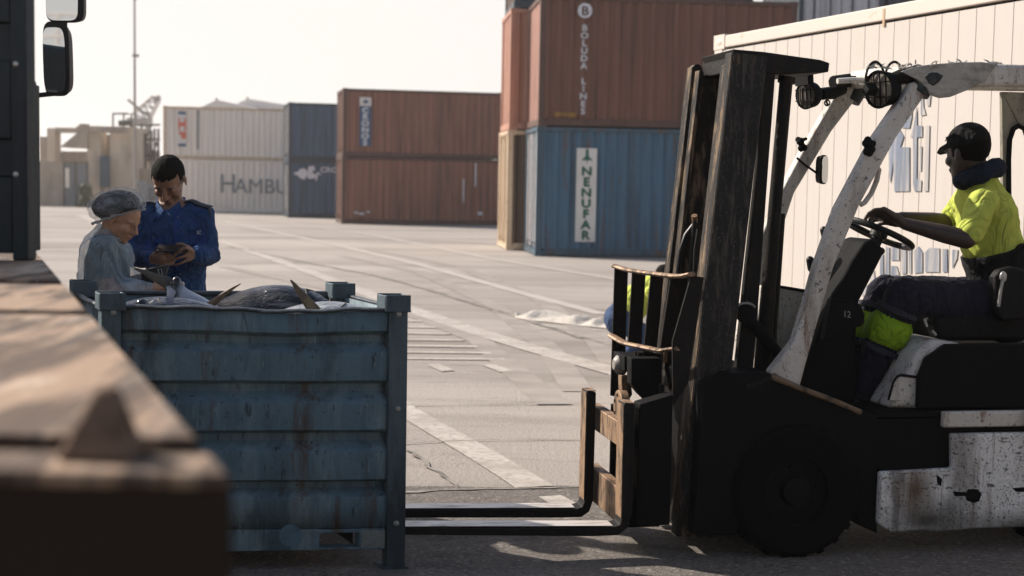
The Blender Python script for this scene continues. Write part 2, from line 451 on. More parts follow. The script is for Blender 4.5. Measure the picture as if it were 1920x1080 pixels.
em = MB(); em.disc((1.0, -0.006, 2.58), (0, 1, 0), 0.165, 0.008); eo = em.build('emblem', white_ink, c_brown)
em = MB(); lettering(em, 'B', (1.0, -0.014, 2.48), (1, 0, 0), (0, 0, 1), 0.28, sx=1.1, bold=0.008); em.build('emblem_letter', brown_f, eo, smooth=False)
plate(c_brown, 'warning_strip', 0.35, 0.85, 0.22, 0.32, mat('faded_yellow', (0.25, 0.13, 0.02), 0.7, layers=[((0.08, 0.04, 0.02), (9, 9, 9), 0.45, 0.6, 0.8)]))
# the stack behind it, showing past its left end
bb = nb + D7 * 2.62 - L7 * 0.42
c_cream = container(bb, a7, LN, 2.44, HN, dark_brown, cream_p, cream_p, 'cream ended shipping container on the ground behind the blue one', doors=True, door_m=cream_p)
c_orange = container(bb + V((0.03, 0, HN)), a7, LN, 2.44, HN, orange_p, orange_p, orange_p, 'orange shipping container standing on the cream ended one')
container(bb + V((0.10, 0, 2 * HN)), a7, LN, 2.44, 2.5, dark_p, dark_brown, dark_p, 'dark shipping container on top of the orange one, only its underside edge showing')
# two red brown containers further off
rb = G(640, 419.5); rb.z = 0
a2 = rad(2.0)
LR = 6.06
a_r = rad(12)
c_red0 = container(rb, a_r, LR, 2.44, 2.50, rust_red, pink_p, brown_f, 'red brown shipping container on the ground without a name plate', doors=True)
c_red1 = container(rb + V((0.02, 0, 2.50)), a_r, LR, 2.44, 2.52, rust_red, pink_p, brown_f, 'red brown shipping container with a blue CRONOS plate, top of its stack', doors=True)
pb = plate(c_red1, 'name_plate', 0.62, 1.05, 0.40, 1.88, sign_blue)
plate(c_red1, 'logo_plate', 0.62, 1.05, 1.88, 2.20, sign_white)
stack_txt(c_red1, 'CRONOS', 0.835, 1.82, 0.27, 0.238, white_ink, 1.25, -0.012, 0.02)
lm = MB(); lm.ell((0.84, -0.008, 2.04), (0.10, 0.004, 0.07)); lm.build('emblem', sign_blue, c_red1)
mk = MB()
for (x, z, a) in ((0.55, 0.42, 0.07), (0.75, 0.38, 0.1), (1.0, 0.45, 0.05)): mk.box((x, -0.001, z), (a * 2, 0.006, 0.07))
for x in (4.6, 5.05): mk.box((x, -0.001, 1.9 if x > 5 else 1.3), (0.05, 0.006, 0.9))
mk.box((5.25, -0.001, 0.45), (0.18, 0.006, 0.12))
mk.build('scuff_mark', white_ink, c_red0)
# two blue containers
ub = G(540, 408); ub.z = 0
a_u = rad(14)
navy_f = cpaint('navy_container_frame', (0.016, 0.030, 0.048), 0.3)
c_u0 = container(ub, a_u, LR, 2.44, 2.42, navy_p, pale_p, navy_f, 'blue shipping container with a white winged horse emblem, on the ground', doors=True, door_m=pale_p)
c_u1 = container(ub + V((0, 0, 2.42)), a_u, LR, 2.44, 2.42, navy_p, pale_p, navy_f, 'plain blue shipping container standing on the one with the horse emblem', doors=True, door_m=pale_p)
lm = MB(); y = -0.01
def emb(ps): lm.add([(x, y, z) for x, z in ps], [list(range(len(ps)))])
k = 1 / 44.0
def hz(cx, cy): return ((540 + cx / 18.0 - 540) * k, 2.42 - (290 + cy / 18.0 - 301.5) * k)
emb([hz(*q) for q in ((180, 620), (300, 600), (360, 540), (420, 480), (560, 480), (620, 560), (640, 640), (600, 740), (560, 840), (420, 830), (340, 740), (280, 690), (200, 690))])
emb([hz(*q) for q in ((660, 420), (760, 390), (850, 390), (880, 470), (900, 530), (820, 530), (800, 600), (830, 640), (930, 660), (960, 590), (1010, 590), (1130, 700), (1010, 660), (960, 720), (980, 790), (930, 890), (900, 880), (920, 780), (800, 810), (680, 820), (630, 760), (650, 600))])
lm.build('emblem', white_ink, c_u0, smooth=False)
mb = MB(); lettering(mb, 'CRONOS', (hz(1060, 600)[0], y, hz(0, 590)[1]), (1, 0, 0), (0, 0, 1), 0.30, align='LEFT', sx=1.15, bold=0.012); mb.build('lettering', white_ink, c_u0, smooth=False)
# two long white containers at the back
hb = G(308, 397); hb.z = 0
c_h0 = container(hb, rad(8), 12.2, 2.44, 2.45, white_p, white_p, white_p, 'white shipping container on the ground lettered HAMBURG in grey capitals')
c_h1 = container(hb + V((-0.05, 0, 2.45)), rad(8), 12.2, 2.44, 2.45, white_p, white_p, cream_p, 'white shipping container with a red logo strip, standing on the HAMBURG one')
kh = 1 / 36.6
mb = MB()
lettering(mb, 'H', (92 * kh, -0.012, 34 * kh), (1, 0, 0), (0, 0, 1), 1.28, 'LEFT', 0.85)
lettering(mb, 'AMBURG', (117 * kh, -0.012, 34 * kh), (1, 0, 0), (0, 0, 1), 0.98, 'LEFT', 0.96)
mb.build('lettering', grey_ink, c_h0, smooth=False)
def hp_(x0, x1, y0, y1): return ((x0 - 308) * kh, (x1 - 308) * kh, 2.45 - (y1 - 213) * kh, 2.45 - (y0 - 213) * kh)
plate(c_h1, 'logo_plate', *hp_(331, 346, 222, 282), sign_white)
for q in ((333, 346, 222, 227), (333, 346, 276, 281)):
    plate(c_h1, 'logo_bar', *hp_(*q), sign_blue, -0.007)
rl = MB()
for q in ((333, 336, 233, 254), (343, 346, 233, 254), (336, 343, 240, 247), (334, 346, 256, 261), (338, 346, 261, 268)):
    x0, x1, z0, z1 = hp_(*q); rl.span((x0, -0.014, z0), (x1, -0.007, z1))
rl.build('emblem', sign_red, c_h1)
plate(c_h1, 'vent_strip', *hp_(364, 367, 219, 285), grey_ink)

# containers far behind the reefer, upper tier with its doors
grey_p = cpaint('grey_white_door_paint', (0.42, 0.43, 0.46), 0.35)
fx = P(1497, 40, 41.0); fx.z = 0
for lev in range(3):
    container(V((fx.x, 41.0, lev * 2.62)) + V((2.44, 0, 0)), rad(90), 6.06, 2.44, 2.62, dark_p, grey_p, dark_p,
        ('grey doored shipping container %s its stack behind the long white one' % ('at the bottom of', 'in the middle of', 'on top of')[lev]), doors=True, door_m=grey_p)
    container(V((fx.x + 2.6, 41.3, lev * 2.62)) + V((2.44, 0, 0)), rad(90), 6.06, 2.44, 2.62, dark_p, dark_p, dark_p,
        ('dark blue shipping container %s the stack beside the grey doored ones' % ('at the bottom of', 'in the middle of', 'on top of')[lev]), doors=True, door_m=dark_p)

# white refrigerated container beside the forklift
reef_m = mat('reefer_white_paint', (0.455, 0.415, 0.38), 0.55, spec=0.2, layers=[((0.42, 0.365, 0.31), (1.1, 1.1, 0.5), 0.5, 0.75, 0.5),
    ((0.42, 0.24, 0.10), (3.5, 3.5, 0.35), 0.66, 0.74, 0.7), ((0.38, 0.335, 0.295), (12, 12, 0.5), 0.55, 0.72, 0.35)])
reef_f = mat('reefer_rail_paint', (0.50, 0.44, 0.385), 0.5, layers=[((0.40, 0.21, 0.09), (5, 5, 5), 0.62, 0.70, 0.8)])
RD = V((0.3486, -0.937, 0)).normalized()
rc = P(1340, 68, 12.4)
R_yaw = math.atan2(RD.y, RD.x)
reef = container(V((rc.x, rc.y, 0)), R_yaw, 9.2, 2.44, rc.z, reef_m, reef_m, reef_f, 'white refrigerated container behind the forklift with faded blue letters', 'stacked shipping containers', flat=True, name='refrigerated_container')
rx0 = V((rc.x, rc.y, 0)); rn = V((RD.y, -RD.x, 0))      # outward normal of the near face
Rinv = Matrix.Rotation(-R_yaw, 3, 'Z')
def rf_(px, py, out=0.0):
    d = ray(px, py); o_ = rx0 + rn * out
    t = (o_ - CAM).dot(rn) / d.dot(rn); q = Rinv @ (CAM + d * t - rx0); return q
fade_blue = mat('faded_blue_letters', (0.14, 0.16, 0.20), 0.6, spec=0.2, layers=[((0.40, 0.37, 0.345), (16, 16, 0.7), 0.42, 0.62, 0.9), ((0.16, 0.20, 0.29), (2.5, 2.5, 2.5), 0.5, 0.7, 0.6)])
U = lambda ps: [(1600 + x / 4.91, 160 + y / 4.91) for x, y in ps]
Lw = lambda ps: [(1580 + x / 3.273, 430 + y / 3.273) for x, y in ps]
rings = [U(q) for q in (
    [(322, 575), (420, 400), (462, 470), (430, 570), (515, 570), (515, 975), (375, 978), (365, 700), (340, 900), (326, 800)],
    [(440, 390), (470, 300), (540, 190), (535, 300), (515, 395)],
    [(550, 390), (582, 200), (585, 370), (632, 372), (632, 475), (585, 478), (582, 860), (625, 875), (620, 975), (560, 975), (548, 900), (548, 480), (522, 475)],
    [(610, 560), (628, 560), (622, 790), (608, 790)], [(668, 370), (700, 370), (686, 975), (650, 975), (655, 640)],
    [(620, 120), (640, 100), (645, 200), (665, 270), (620, 280)], [(665, 90), (710, 90), (700, 190), (675, 190)])]
rings += [Lw(q) for q in (
    [(108, 400), (135, 330), (160, 370), (125, 415)], [(165, 300), (190, 250), (200, 330), (170, 330)], [(228, 170), (248, 150), (248, 300), (228, 310)],
    [(262, 110), (285, 110), (285, 285), (262, 290)], [(295, 105), (345, 105), (345, 190), (295, 190)], [(295, 225), (330, 225), (345, 280), (295, 285)],
    [(362, 100), (390, 60), (390, 270), (362, 275)], [(405, 110), (420, 105), (420, 270), (405, 270)], [(435, 130), (465, 105), (488, 140), (488, 265), (440, 268)],
    [(505, 140), (530, 115), (592, 115), (592, 262), (505, 262)], [(612, 120), (640, 120), (640, 262), (612, 262)], [(672, 125), (705, 125), (700, 180), (672, 240)])]
lm = MB()
for q in rings:
    pts = [rf_(x, yy) for x, yy in q]
    lm.prism([V((p.x, 0.004, p.z)) for p in pts], (0, -0.003, 0))
lm.build('lettering', fade_blue, reef, smooth=False)
vb = MB()
for px_ in (1657,):
    q = rf_(px_, 40); vb.span((q.x - 0.012, -0.003, rc.z - 0.15), (q.x + 0.012, 0.008, rc.z - 0.03))
vb.build('rail_bracket', mat('rusty_bracket', (0.42, 0.30, 0.20), 0.8, spec=0.2), reef)

# ------------------------------------------------------------------ old concrete works behind the yard
conc = mat('old_concrete', (0.50, 0.42, 0.335), 0.9, layers=[((0.20, 0.165, 0.13), (0.8, 0.8, 0.3), 0.48, 0.7, 0.7), ((0.45, 0.38, 0.30), (0.4, 0.4, 0.4), 0.45, 0.7, 0.5)], bump=[(4, 0.03)])
conc_d = mat('stained_concrete', (0.36, 0.30, 0.24), 0.9, layers=[((0.13, 0.11, 0.09), (0.7, 0.7, 0.3), 0.45, 0.7, 0.7)], bump=[(4, 0.03)])
gate_m = mat('grey_gate', (0.17, 0.18, 0.19), 0.6, layers=[((0.10, 0.11, 0.12), (1, 1, 0.4), 0.5, 0.7, 0.6)])
steel_d = mat('dark_far_steel', (0.10, 0.085, 0.07), 0.7)
def pbox(mb, x0, x1, y0, y1, Y, depth):
    a, b = P(x0, y0, Y), P(x1, y1, Y); mb.span((a.x, Y, b.z), (b.x, Y + depth, a.z))
def gbox(mb, x0, x1, y0, Y, depth):
    a, b = P(x0, y0, Y), P(x1, y0, Y); mb.span((a.x, Y, 0), (b.x, Y + depth, a.z))
YW = 74.0
def first(Y, px): q = P(px, 340, Y); return V((q.x, Y, 0))
wl = MB(); gbox(wl, -60, 118, 300, YW, 0.4)
tag(wl.build('concrete_wall', conc_d, origin=first(YW, 70)), 'weathered tan concrete yard wall left of the grey gate', 'wall')
gt = empty('yard_gate', first(YW, 141), 0, 'grey sheet metal gate between the yard wall and the concrete column', 'gate')
gm = MB(); gbox(gm, 118, 165, 306, YW + 0.1, 0.12)
def to_local(o, e): o.location = -V(e.location); o.parent = e; return o
to_local(gm.build('gate_sheet', gate_m), gt)
gm = MB()
for x in (119, 141, 163): gbox(gm, x - 0.8, x + 0.8, 303, YW, 0.08)
pbox(gm, 118, 165, 303, 306, YW, 0.08); to_local(gm.build('gate_frame', steel_d), gt)
gm = MB(); pbox(gm, 122, 130, 315, 352, YW + 0.05, 0.02); to_local(gm.build('sign_plate', white_p), gt)
wk = empty('concrete_hopper_building', first(YW + 2, 200), 0, 'old tan concrete loading building with columns and a sloping canopy', 'building')
Y2 = YW + 2
for nm, m, fn in (
    ('column', conc, lambda b: gbox(b, 163, 188, 236, Y2, 1.2)), ('column', conc, lambda b: gbox(b, 88, 103, 240, Y2 + 1, 1.0)),
    ('wall_block', conc, lambda b: gbox(b, 206, 254, 238, Y2 + 0.2, 3.0)), ('beam', conc_d, lambda b: pbox(b, 103, 143, 239, 249, Y2 + 1, 0.8)),
    ('parapet', conc_d, lambda b: (pbox(b, 143, 240, 236, 250, Y2 - 0.2, 0.18), pbox(b, 148, 162, 232, 262, Y2 - 0.1, 0.6))),
    ('back_wall', conc_d, lambda b: (gbox(b, 186, 208, 252, Y2 + 2, 0.5), gbox(b, 74, 90, 256, Y2 + 3, 1.2), gbox(b, 103, 165, 283, Y2 + 4, 0.5)))):
    b = MB(); fn(b); to_local(b.build(nm, m), wk)
b = MB(); q = [P(112, 276, Y2 - 0.3), P(152, 243, Y2 - 0.3), P(164, 243, Y2 - 0.3), P(164, 278, Y2 - 0.3)]
b.prism(q, (0, 2.5, 0)); to_local(b.build('canopy', conc_d), wk)
b = MB()
for x in (212, 232, 246): a, c = P(x, 238, Y2 + 1), P(x, 212, Y2 + 1); b.tube([a, c], 0.05, n=6)
b.tube([P(211, 213, Y2 + 1), P(242, 213, Y2 + 1)], 0.05, n=6); b.tube([P(223, 231, Y2 + 1), P(248, 230, Y2 + 1)], 0.16, n=8)
to_local(b.build('roof_railing', steel_d), wk)
b = MB(); pbox(b, 187, 204, 292, 352, Y2 - 0.3, 0.3); pbox(b, 190, 203, 300, 330, Y2 - 0.6, 0.3); to_local(b.build('machinery', mat('blue_grey_machine', (0.05, 0.08, 0.11), 0.6), ), wk)
rr = empty('pipe_rack', first(78, 275), 0, 'thin steel pipe rack between the concrete building and the white containers', 'rack')
b = MB()
for x in (258, 266, 272, 284, 290, 297): b.tube([P(x, 395, 78) * 1, P(x, 232 + (x % 7) * 3, 78)], 0.07, n=6)
for yy in (235, 262, 292): b.tube([P(256, yy, 78), P(300, yy - 1, 78)], 0.06, n=6)
b.tube([P(272, 262, 78), P(284, 235, 78)], 0.05, n=6); b.tube([P(284, 292, 78), P(297, 262, 78)], 0.05, n=6)
to_local(b.build('rack_frame', steel_d), rr)
b = MB(); pbox(b, 272, 292, 282, 303, 78.2, 1.0); pbox(b, 262, 278, 268, 286, 78.4, 0.8); to_local(b.build('tank', conc_d), rr)
lw = MB(); gbox(lw, 254, 312, 316, 77, 0.4); tag(lw.build('low_wall', conc_d, origin=first(77, 270)), 'low tan wall behind the two workers below the pipe rack', 'wall')
for i, (x0, x1, y0, dd, lab) in enumerate(((258, 272, 345, 0.9, 'dark low machine by the foot of the lamp mast'), (276, 296, 352, 0.8, 'dark equipment box before the low tan wall'))):
    b = MB(); gbox(b, x0, x1, y0, 74 + i, dd); b.ell(P((x0 + x1) / 2, y0, 74.2 + i), (0.25, 0.25, 0.16)); tag(b.build('equipment_box', gate_m, bevel=0.06, origin=first(74 + i, (x0 + x1) / 2)), lab, 'machine')
# bushes at the foot of the gate
leaf = mat('dusty_leaf', (0.06, 0.065, 0.035), 0.8)
random.seed(3)
for (px_, w_, h_, lab) in ((160, 0.5, 1.2, 'small dusty bush at the foot of the grey gate'), (206, 0.7, 0.7, 'small dusty bush before the concrete building')):
    c = first(72.5, px_); lb = MB()
    for i in range(420):
        u_ = random.random() ** 0.5; a_ = random.uniform(0, 2 * pi); z_ = random.random()
        p = c + V((cos(a_) * u_ * w_ * (1 - 0.5 * z_), sin(a_) * u_ * 0.5, z_ * h_)); d1 = V((random.gauss(0, 1), random.gauss(0, 1), random.gauss(0, 1))).normalized() * 0.09; d2 = d1.orthogonal().normalized() * 0.05
        lb.add([p - d1, p + d2, p + d1, p - d2], [(0, 1, 2, 3)])
    for i in range(6): lb.tube([c, c + V((random.uniform(-.5, .5) * w_, 0, h_ * 0.8))], 0.02, n=5)
    tag(lb.build('bush', leaf, smooth=False, origin=c), lab, 'bush', 'bushes along the yard wall')
# tall lamp mast
mast_m = mat('lamp_mast_metal', (0.28, 0.25, 0.23), 0.6)
YL = 66.0; lp = first(YL, 253); lamp = empty('lamp_mast', lp, 0, 'tall thin lamp mast rising behind the two workers out of the frame', 'lamp post')
zt = P(253, -12, YL).z
b = MB(); b.tube([(0, 0, 0), (0, 0, zt * 0.5), (0, 0, zt)], [0.075, 0.06, 0.045], n=10); b.tube([(0, 0, 0), (0, 0, 0.4)], 0.14, n=10)
b.box((0.05, 0, P(0, 100, YL).z), (0.3, 0.1, 0.12)); b.build('pole', mast_m, lamp)
b = MB(); b.tube([(0, 0, zt - 0.3), (0.6, 0, zt + 0.25), (1.8, 0, zt + 0.4), (2.9, 0, zt + 0.3)], 0.05, n=8); b.build('arm', mast_m, lamp)
b = MB(); b.ell((3.25, 0, zt + 0.16), (0.42, 0.17, 0.13)); b.build('lamp_head', mast_m, lamp)
# far crane
cr = first(120, 262); crane = empty('harbour_crane', cr, 0, 'pale lattice crane jib in the haze above the white containers', 'crane')
b = MB()
A, B = P(258, 226, 120), P(290, 184, 120); dirn = (B - A).normalized(); nrm = V((-dirn.z, 0, dirn.x))
def wdt(t): return 0.75 - 0.45 * t
n_ = 9
for sgn in (-1, 1):
    for yo in (0, 0.8): b.tube([A + nrm * sgn * wdt(0) + V((0, yo, 0)), B + nrm * sgn * wdt(1) + V((0, yo, 0))], 0.09, n=5)
for i in range(n_):
    t0, t1 = i / n_, (i + 1) / n_; p0, p1 = A.lerp(B, t0), A.lerp(B, t1); s_ = 1 if i % 2 else -1
    b.tube([p0 + nrm * s_ * wdt(t0), p1 - nrm * s_ * wdt(t1)], 0.07, n=5)
b.tube([B, P(299, 181, 120)], 0.18, n=6); to_local(b.build('jib', mast_m), crane)
b = MB(); b.tube([P(298, 181, 120), P(298, 189, 120)], 0.16, n=6); b.tube([P(291, 183, 120), P(291, 190, 120)], 0.12, n=6); to_local(b.build('hook_block', mast_m), crane)
b = MB(); q = P(262, 300, 120)
for dx in (-1.2, 1.2): b.tube([(q.x + dx, 120, 0), (q.x + dx * 0.5, 120, P(258, 226, 120).z)], 0.2, n=6)
for zz in (4, 6, 8): b.tube([(q.x - 1, 120, zz), (q.x + 0.9, 120, zz - 1.5)], 0.12, n=5)
b.span((q.x - 0.9, 119.3, P(258, 235, 120).z), (q.x + 0.9, 120.8, P(258, 222, 120).z)); to_local(b.build('tower', mast_m), crane)
# white pitched storage tents behind
tent_m = mat('white_tent_fabric', (0.60, 0.56, 0.53), 0.7)
for i, (xa, xp, xb, yp, ye, lab) in enumerate(((352, 406, 525, 187, 213, 'white pitched fabric storage tent roof left above the white containers'), (405, 464, 640, 185, 213, 'white pitched fabric storage tent roof nearest the blue containers'))):
    Yt = 98 + i * 3; a, p, c = P(xa, ye, Yt), P(xp, yp, Yt), P(xb, ye, Yt)
    e = empty('storage_tent', first(Yt, xp), 0, lab, 'tent', 'white storage tents')
    b = MB(); b.prism([V((a.x, Yt, a.z)), V((p.x, Yt, p.z)), V((c.x, Yt, c.z))], (2.5, 22, 0)); to_local(b.build('roof', tent_m), e)
    b = MB(); b.span((a.x + 0.2, Yt + 0.3, 0), (c.x - 0.2, Yt + 21, a.z - 0.003)); to_local(b.build('walls', tent_m), e)
    b = MB(); b.tube([V((p.x, Yt, p.z)), V((p.x, Yt, p.z + 0.1))], 0.1, n=8); to_local(b.build('roof_vent', mast_m), e)
# ================================================================== FISH BIN
bin_m = mat('bin_blue_paint', (0.088, 0.145, 0.178), 0.6, spec=0.25, layers=[
    ((0.035, 0.050, 0.056), (3.4, 3.4, 0.9), 0.46, 0.64, 0.8), ((0.18, 0.24, 0.26), (5.0, 5.0, 1.1), 0.48, 0.62, 0.75),
    ((0.075, 0.045, 0.026), (7, 7, 0.9), 0.57, 0.67, 0.8), ((0.018, 0.020, 0.021), (26, 26, 6), 0.60, 0.67, 0.75),
    ((0.20, 0.25, 0.26), (80, 80, 7), 0.62, 0.67, 0.6), ((0.030, 0.022, 0.016), (60, 60, 60), 0.64, 0.69, 0.8)], bump=[(14, 0.006), (90, 0.002)])
post_m = mat('bin_post_paint', (0.075, 0.105, 0.12), 0.6, spec=0.25, layers=[
    ((0.018, 0.022, 0.024), (5, 5, 1.2), 0.47, 0.66, 0.8), ((0.06, 0.038, 0.022), (8, 8, 3), 0.60, 0.70, 0.8),
    ((0.10, 0.13, 0.15), (40, 40, 8), 0.62, 0.70, 0.5)], bump=[(20, 0.005), (90, 0.002)])
rim_m = mat('bin_rim_steel', (0.035, 0.042, 0.048), 0.4, 0.3, layers=[((0.10, 0.12, 0.13), (9, 9, 9), 0.5, 0.68, 0.7)], bump=[(60, 0.003)])
b0 = P(207, 600, 5.84); b1 = P(738, 600, 5.98)
Ld = V((b1.x - b0.x, b1.y - b0.y, 0)); BW = Ld.length; byaw = math.atan2(Ld.y, Ld.x); BD = 0.66
bin_ = empty('fish_bin', (b0.x, b0.y, 0), byaw, 'blue corrugated steel fish bin heaped with tuna, standing on the asphalt', 'bin')
def xl(px): return (px - 207) / (738 - 207) * BW
def prof(t):                                     # ribbed wall section (out, z), outwards positive
    return [(0.028, 1.105), (0.028, 1.020), (-0.022, 0.998), (-0.022, 0.968), (0.028, 0.926), (0.030, 0.90), (0.028, 0.81), (-0.022, 0.789), (-0.022, 0.756),
            (0.028, 0.712), (0.030, 0.69), (0.028, 0.60), (-0.022, 0.579), (-0.022, 0.547), (0.028, 0.503), (0.030, 0.48), (0.028, 0.389), (-0.022, 0.370), (-0.022, 0.344), (0.028, 0.309), (0.030, 0.28), (0.028, 0.18)]
def wall(a, b, out, sag=0.0, dents=()):
    a = V(a); b = V(b); out = V(out); n = 28; vs = []; pf = prof(0); k = len(pf)
    for i in range(n + 1):
        t = i / n; p = a.lerp(b, t)
        for (o, z) in pf:
            dz = -sag * math.exp(-((t - 0.62) / 0.22) ** 2) * max(0, (z - 0.75) / 0.35) if sag else 0
            dn = sum(am * math.exp(-((t - ct) / wt) ** 2 - ((z - cz) / wz) ** 2) for (ct, cz, wt, wz, am) in dents)
            q = p + out * (o + dn); vs.append((q.x, q.y, z + dz))
    m_ = MB(); m_.add(vs, [(i * k + j, i * k + j + 1, (i + 1) * k + j + 1, (i + 1) * k + j) for i in range(n) for j in range(k - 1)])
    return m_
def add_solid(o, t):
    q = o.modifiers.new('solid', 'SOLIDIFY'); q.thickness = t; q.offset = 0; return o
pz = 0.04
dn = [(0.5, 0.86, 0.12, 0.08, -0.014), (0.75, 0.45, 0.15, 0.12, 0.012), (0.3, 0.65, 0.1, 0.1, 0.010), (0.62, 1.06, 0.2, 0.05, -0.012), (0.85, 0.98, 0.06, 0.06, -0.01)]
add_solid(wall((pz - 0.015, 0, 0), (BW - pz + 0.015, 0, 0), (0, -1, 0), 0.016, dn).build('front_panel', bin_m, bin_, angle=25), 0.004)
add_solid(wall((BW - pz, BD, 0), (pz, BD, 0), (0, 1, 0)).build('back_panel', bin_m, bin_, angle=25), 0.004)
add_solid(wall((0.02, BD - pz, 0), (0.02, pz, 0), (-1, 0, 0)).build('side_panel', bin_m, bin_, angle=25), 0.004)
add_solid(wall((BW - 0.02, pz, 0), (BW - 0.02, BD - pz, 0), (1, 0, 0)).build('side_panel', bin_m, bin_, angle=25), 0.004)
# rolled rim
for pts in ([(pz + (BW - 2 * pz) * i / 24, -0.03 + 0.012 * math.exp(-((i / 24 - .62) / .2) ** 2), 1.112 - 0.016 * math.exp(-((i / 24 - 0.62) / 0.22) ** 2) + 0.003 * sin(i * 1.3)) for i in range(25)],
            [(pz, BD + 0.028, 1.112), (BW - pz, BD + 0.028, 1.112)],
            [(-0.028, pz, 1.112), (-0.035, BD * 0.5, 1.105), (-0.028, BD - pz, 1.112)],
            [(BW + 0.028, pz, 1.112), (BW + 0.03, BD * 0.5, 1.108), (BW + 0.028, BD - pz, 1.112)]):
    r = MB(); r.tube(pts, (0.009, 0.017), n=10, side=(0, 0, 1) if False else None); r.build('rim', rim_m, bin_)
for i, (x, y) in enumerate(((0, 0), (BW, 0), (0, BD), (BW, BD))):
    p = MB(); sx = 1 if x == 0 else -1; sy = 1 if y == 0 else -1
    p.span((x - sx * 0.044, y - sy * 0.044, 0.0), (x + sx * 0.034, y - sy * 0.036, 1.128))
    p.span((x - sx * 0.044, y - sy * 0.036, 0.0), (x - sx * 0.036, y + sy * 0.034, 1.105))
    p.span((x - sx * 0.030, y - sy * 0.030, 0.0), (x + sx * 0.030, y + sy * 0.030, 1.10))
    po = p.build('corner_post', post_m, bin_, bevel=0.004)
    c = MB()
    for (ax, ay, ex, ey) in ((0, -0.05, 0.104, 0.008), (0, 0.05, 0.104, 0.008), (-0.05, 0, 0.008, 0.094), (0.05, 0, 0.008, 0.094)):
        c.box((x + ax, y + ay, 1.134 + (0.003 if ay else 0)), (ex, ey, 0.068))
    c.box((x, y, 1.103), (0.108, 0.108, 0.008)); c.build('stacking_cup', post_m, po, bevel=0.003)
    f = MB(); f.box((x, y, 0.006), (0.11, 0.11, 0.012)); f.build('foot_plate', post_m, po, bevel=0.003)
    if y == 0:
        bo = MB()
        for z in (0.20, 0.69, 1.09):
            bo.tube([(x + 0.004, -0.044, z), (x + 0.004, -0.050, z), (x + 0.004, -0.0535, z)], [0.012, 0.011, 0.006], n=10)
        bo.build('bolt', mat('bolt_steel', (0.30, 0.30, 0.28), 0.4, 0.6), po)
# base rail with fork pockets
bp = MB(); xs = [pz, xl(300), xl(372), xl(595), xl(672), BW - pz]
for a, b in ((xs[0], xs[1]), (xs[2], xs[3]), (xs[4], xs[5])): bp.span((a, -0.032, 0.085), (b, 0.03, 0.176))
for a, b in ((xs[1], xs[2]), (xs[3], xs[4])):
    bp.span((a, -0.030, 0.158), (b, 0.03, 0.174)); bp.span((a, -0.030, 0.087), (b, 0.03, 0.094))
bp.build('base_rail', bin_m, bin_, bevel=0.003)
bp = MB(); bp.span((pz, BD - 0.03, 0.085), (BW - pz, BD + 0.03, 0.176)); bp.build('base_rail', bin_m, bin_, bevel=0.003)
fp = MB()
for a, b in ((xs[1], xs[2]), (xs[3], xs[4])):
    fp.span((a + 0.002, 0.04, 0.09), (a + 0.006, BD - 0.04, 0.17)); fp.span((b - 0.006, 0.04, 0.09), (b - 0.002, BD - 0.04, 0.17))
fp.build('fork_pocket', rim_m, bin_)
fl = MB(); fl.span((0.03, 0.02, 0.181), (BW - 0.03, BD - 0.02, 0.19)); fl.build('floor_plate', bin_m, bin_)
pp = MB(); pp.disc((xl(540), -0.0335, 0.150), (0, 1, 0), 0.048, 0.003); pp.build('repair_disc', mat('patch_blue', (0.075, 0.14, 0.18), 0.5, layers=[((0.04, 0.07, 0.09), (20, 20, 20), 0.45, 0.65, 0.8)]), bin_)
pp = MB(); pp.span((xl(675), -0.0345, 0.094), (xl(720), -0.031, 0.168)); pp.build('repair_plate', mat('patch_grey', (0.17, 0.18, 0.17), 0.6, layers=[((0.07, 0.09, 0.09), (16, 16, 16), 0.45, 0.65, 0.8)]), bin_)

def shear(o, k):
    for ch in o.children:
        for v in ch.data.vertices: v.co.x += k * v.co.y
        shear(ch, k)
shear(bin_, -0.34)                               # the bin is knocked out of square
# ------------------------------------------------------------------ tuna
def fish_mat(name, back, belly, axis_lo, axis_hi, ax='Z'):
    m = bpy.data.materials.new(name); m.use_nodes = True; nt = m.node_tree; b = nt.nodes['Principled BSDF']
    tc = nt.nodes.new('ShaderNodeTexCoord'); sx = nt.nodes.new('ShaderNodeSeparateXYZ'); nt.links.new(tc.outputs['Object'], sx.inputs[0])
    n = _noise(nt, tc.outputs['Object'], 9, 4); ad = nt.nodes.new('ShaderNodeMath'); ad.operation = 'MULTIPLY_ADD'
    nt.links.new(n, ad.inputs[0]); ad.inputs[1].default_value = 0.05; nt.links.new(sx.outputs[ax], ad.inputs[2])
    f = _maprange(nt, ad.outputs[0], axis_lo, axis_hi); c = mix(nt, f, belly, back)
    v = _scaled(nt, tc.outputs['Object'], (3, 30, 30)); f2 = _maprange(nt, _noise(nt, v, 1, 5), 0.5, 0.75, 0, 0.5)
    c = mix(nt, f2, c, (0.30, 0.30, 0.31)); nt.links.new(c, b.inputs['Base Color'])
    b.inputs['Roughness'].default_value = 0.34; b.inputs['Coat Weight'].default_value = 0.12; b.inputs['Coat Roughness'].default_value = 0.15; b.inputs['Specular IOR Level'].default_value = 0.3
    bm = nt.nodes.new('ShaderNodeBump'); bm.inputs['Distance'].default_value = 0.02; nt.links.new(_noise(nt, _scaled(nt, tc.outputs['Object'], (9, 22, 22)), 1), bm.inputs['Height']); nt.links.new(bm.outputs[0], b.inputs['Normal'])
    return m
tuna_d = fish_mat('tuna_skin', (0.007, 0.009, 0.014), (0.30, 0.32, 0.34), -0.08, -0.03)
tuna_s = fish_mat('silver_fish_skin', (0.08, 0.09, 0.11), (0.42, 0.43, 0.45), 0.02, 0.09)
fin_d = mat('fin_dark', (0.03, 0.028, 0.028), 0.5, layers=[((0.12, 0.09, 0.05), (20, 20, 20), 0.45, 0.65, 0.7)])
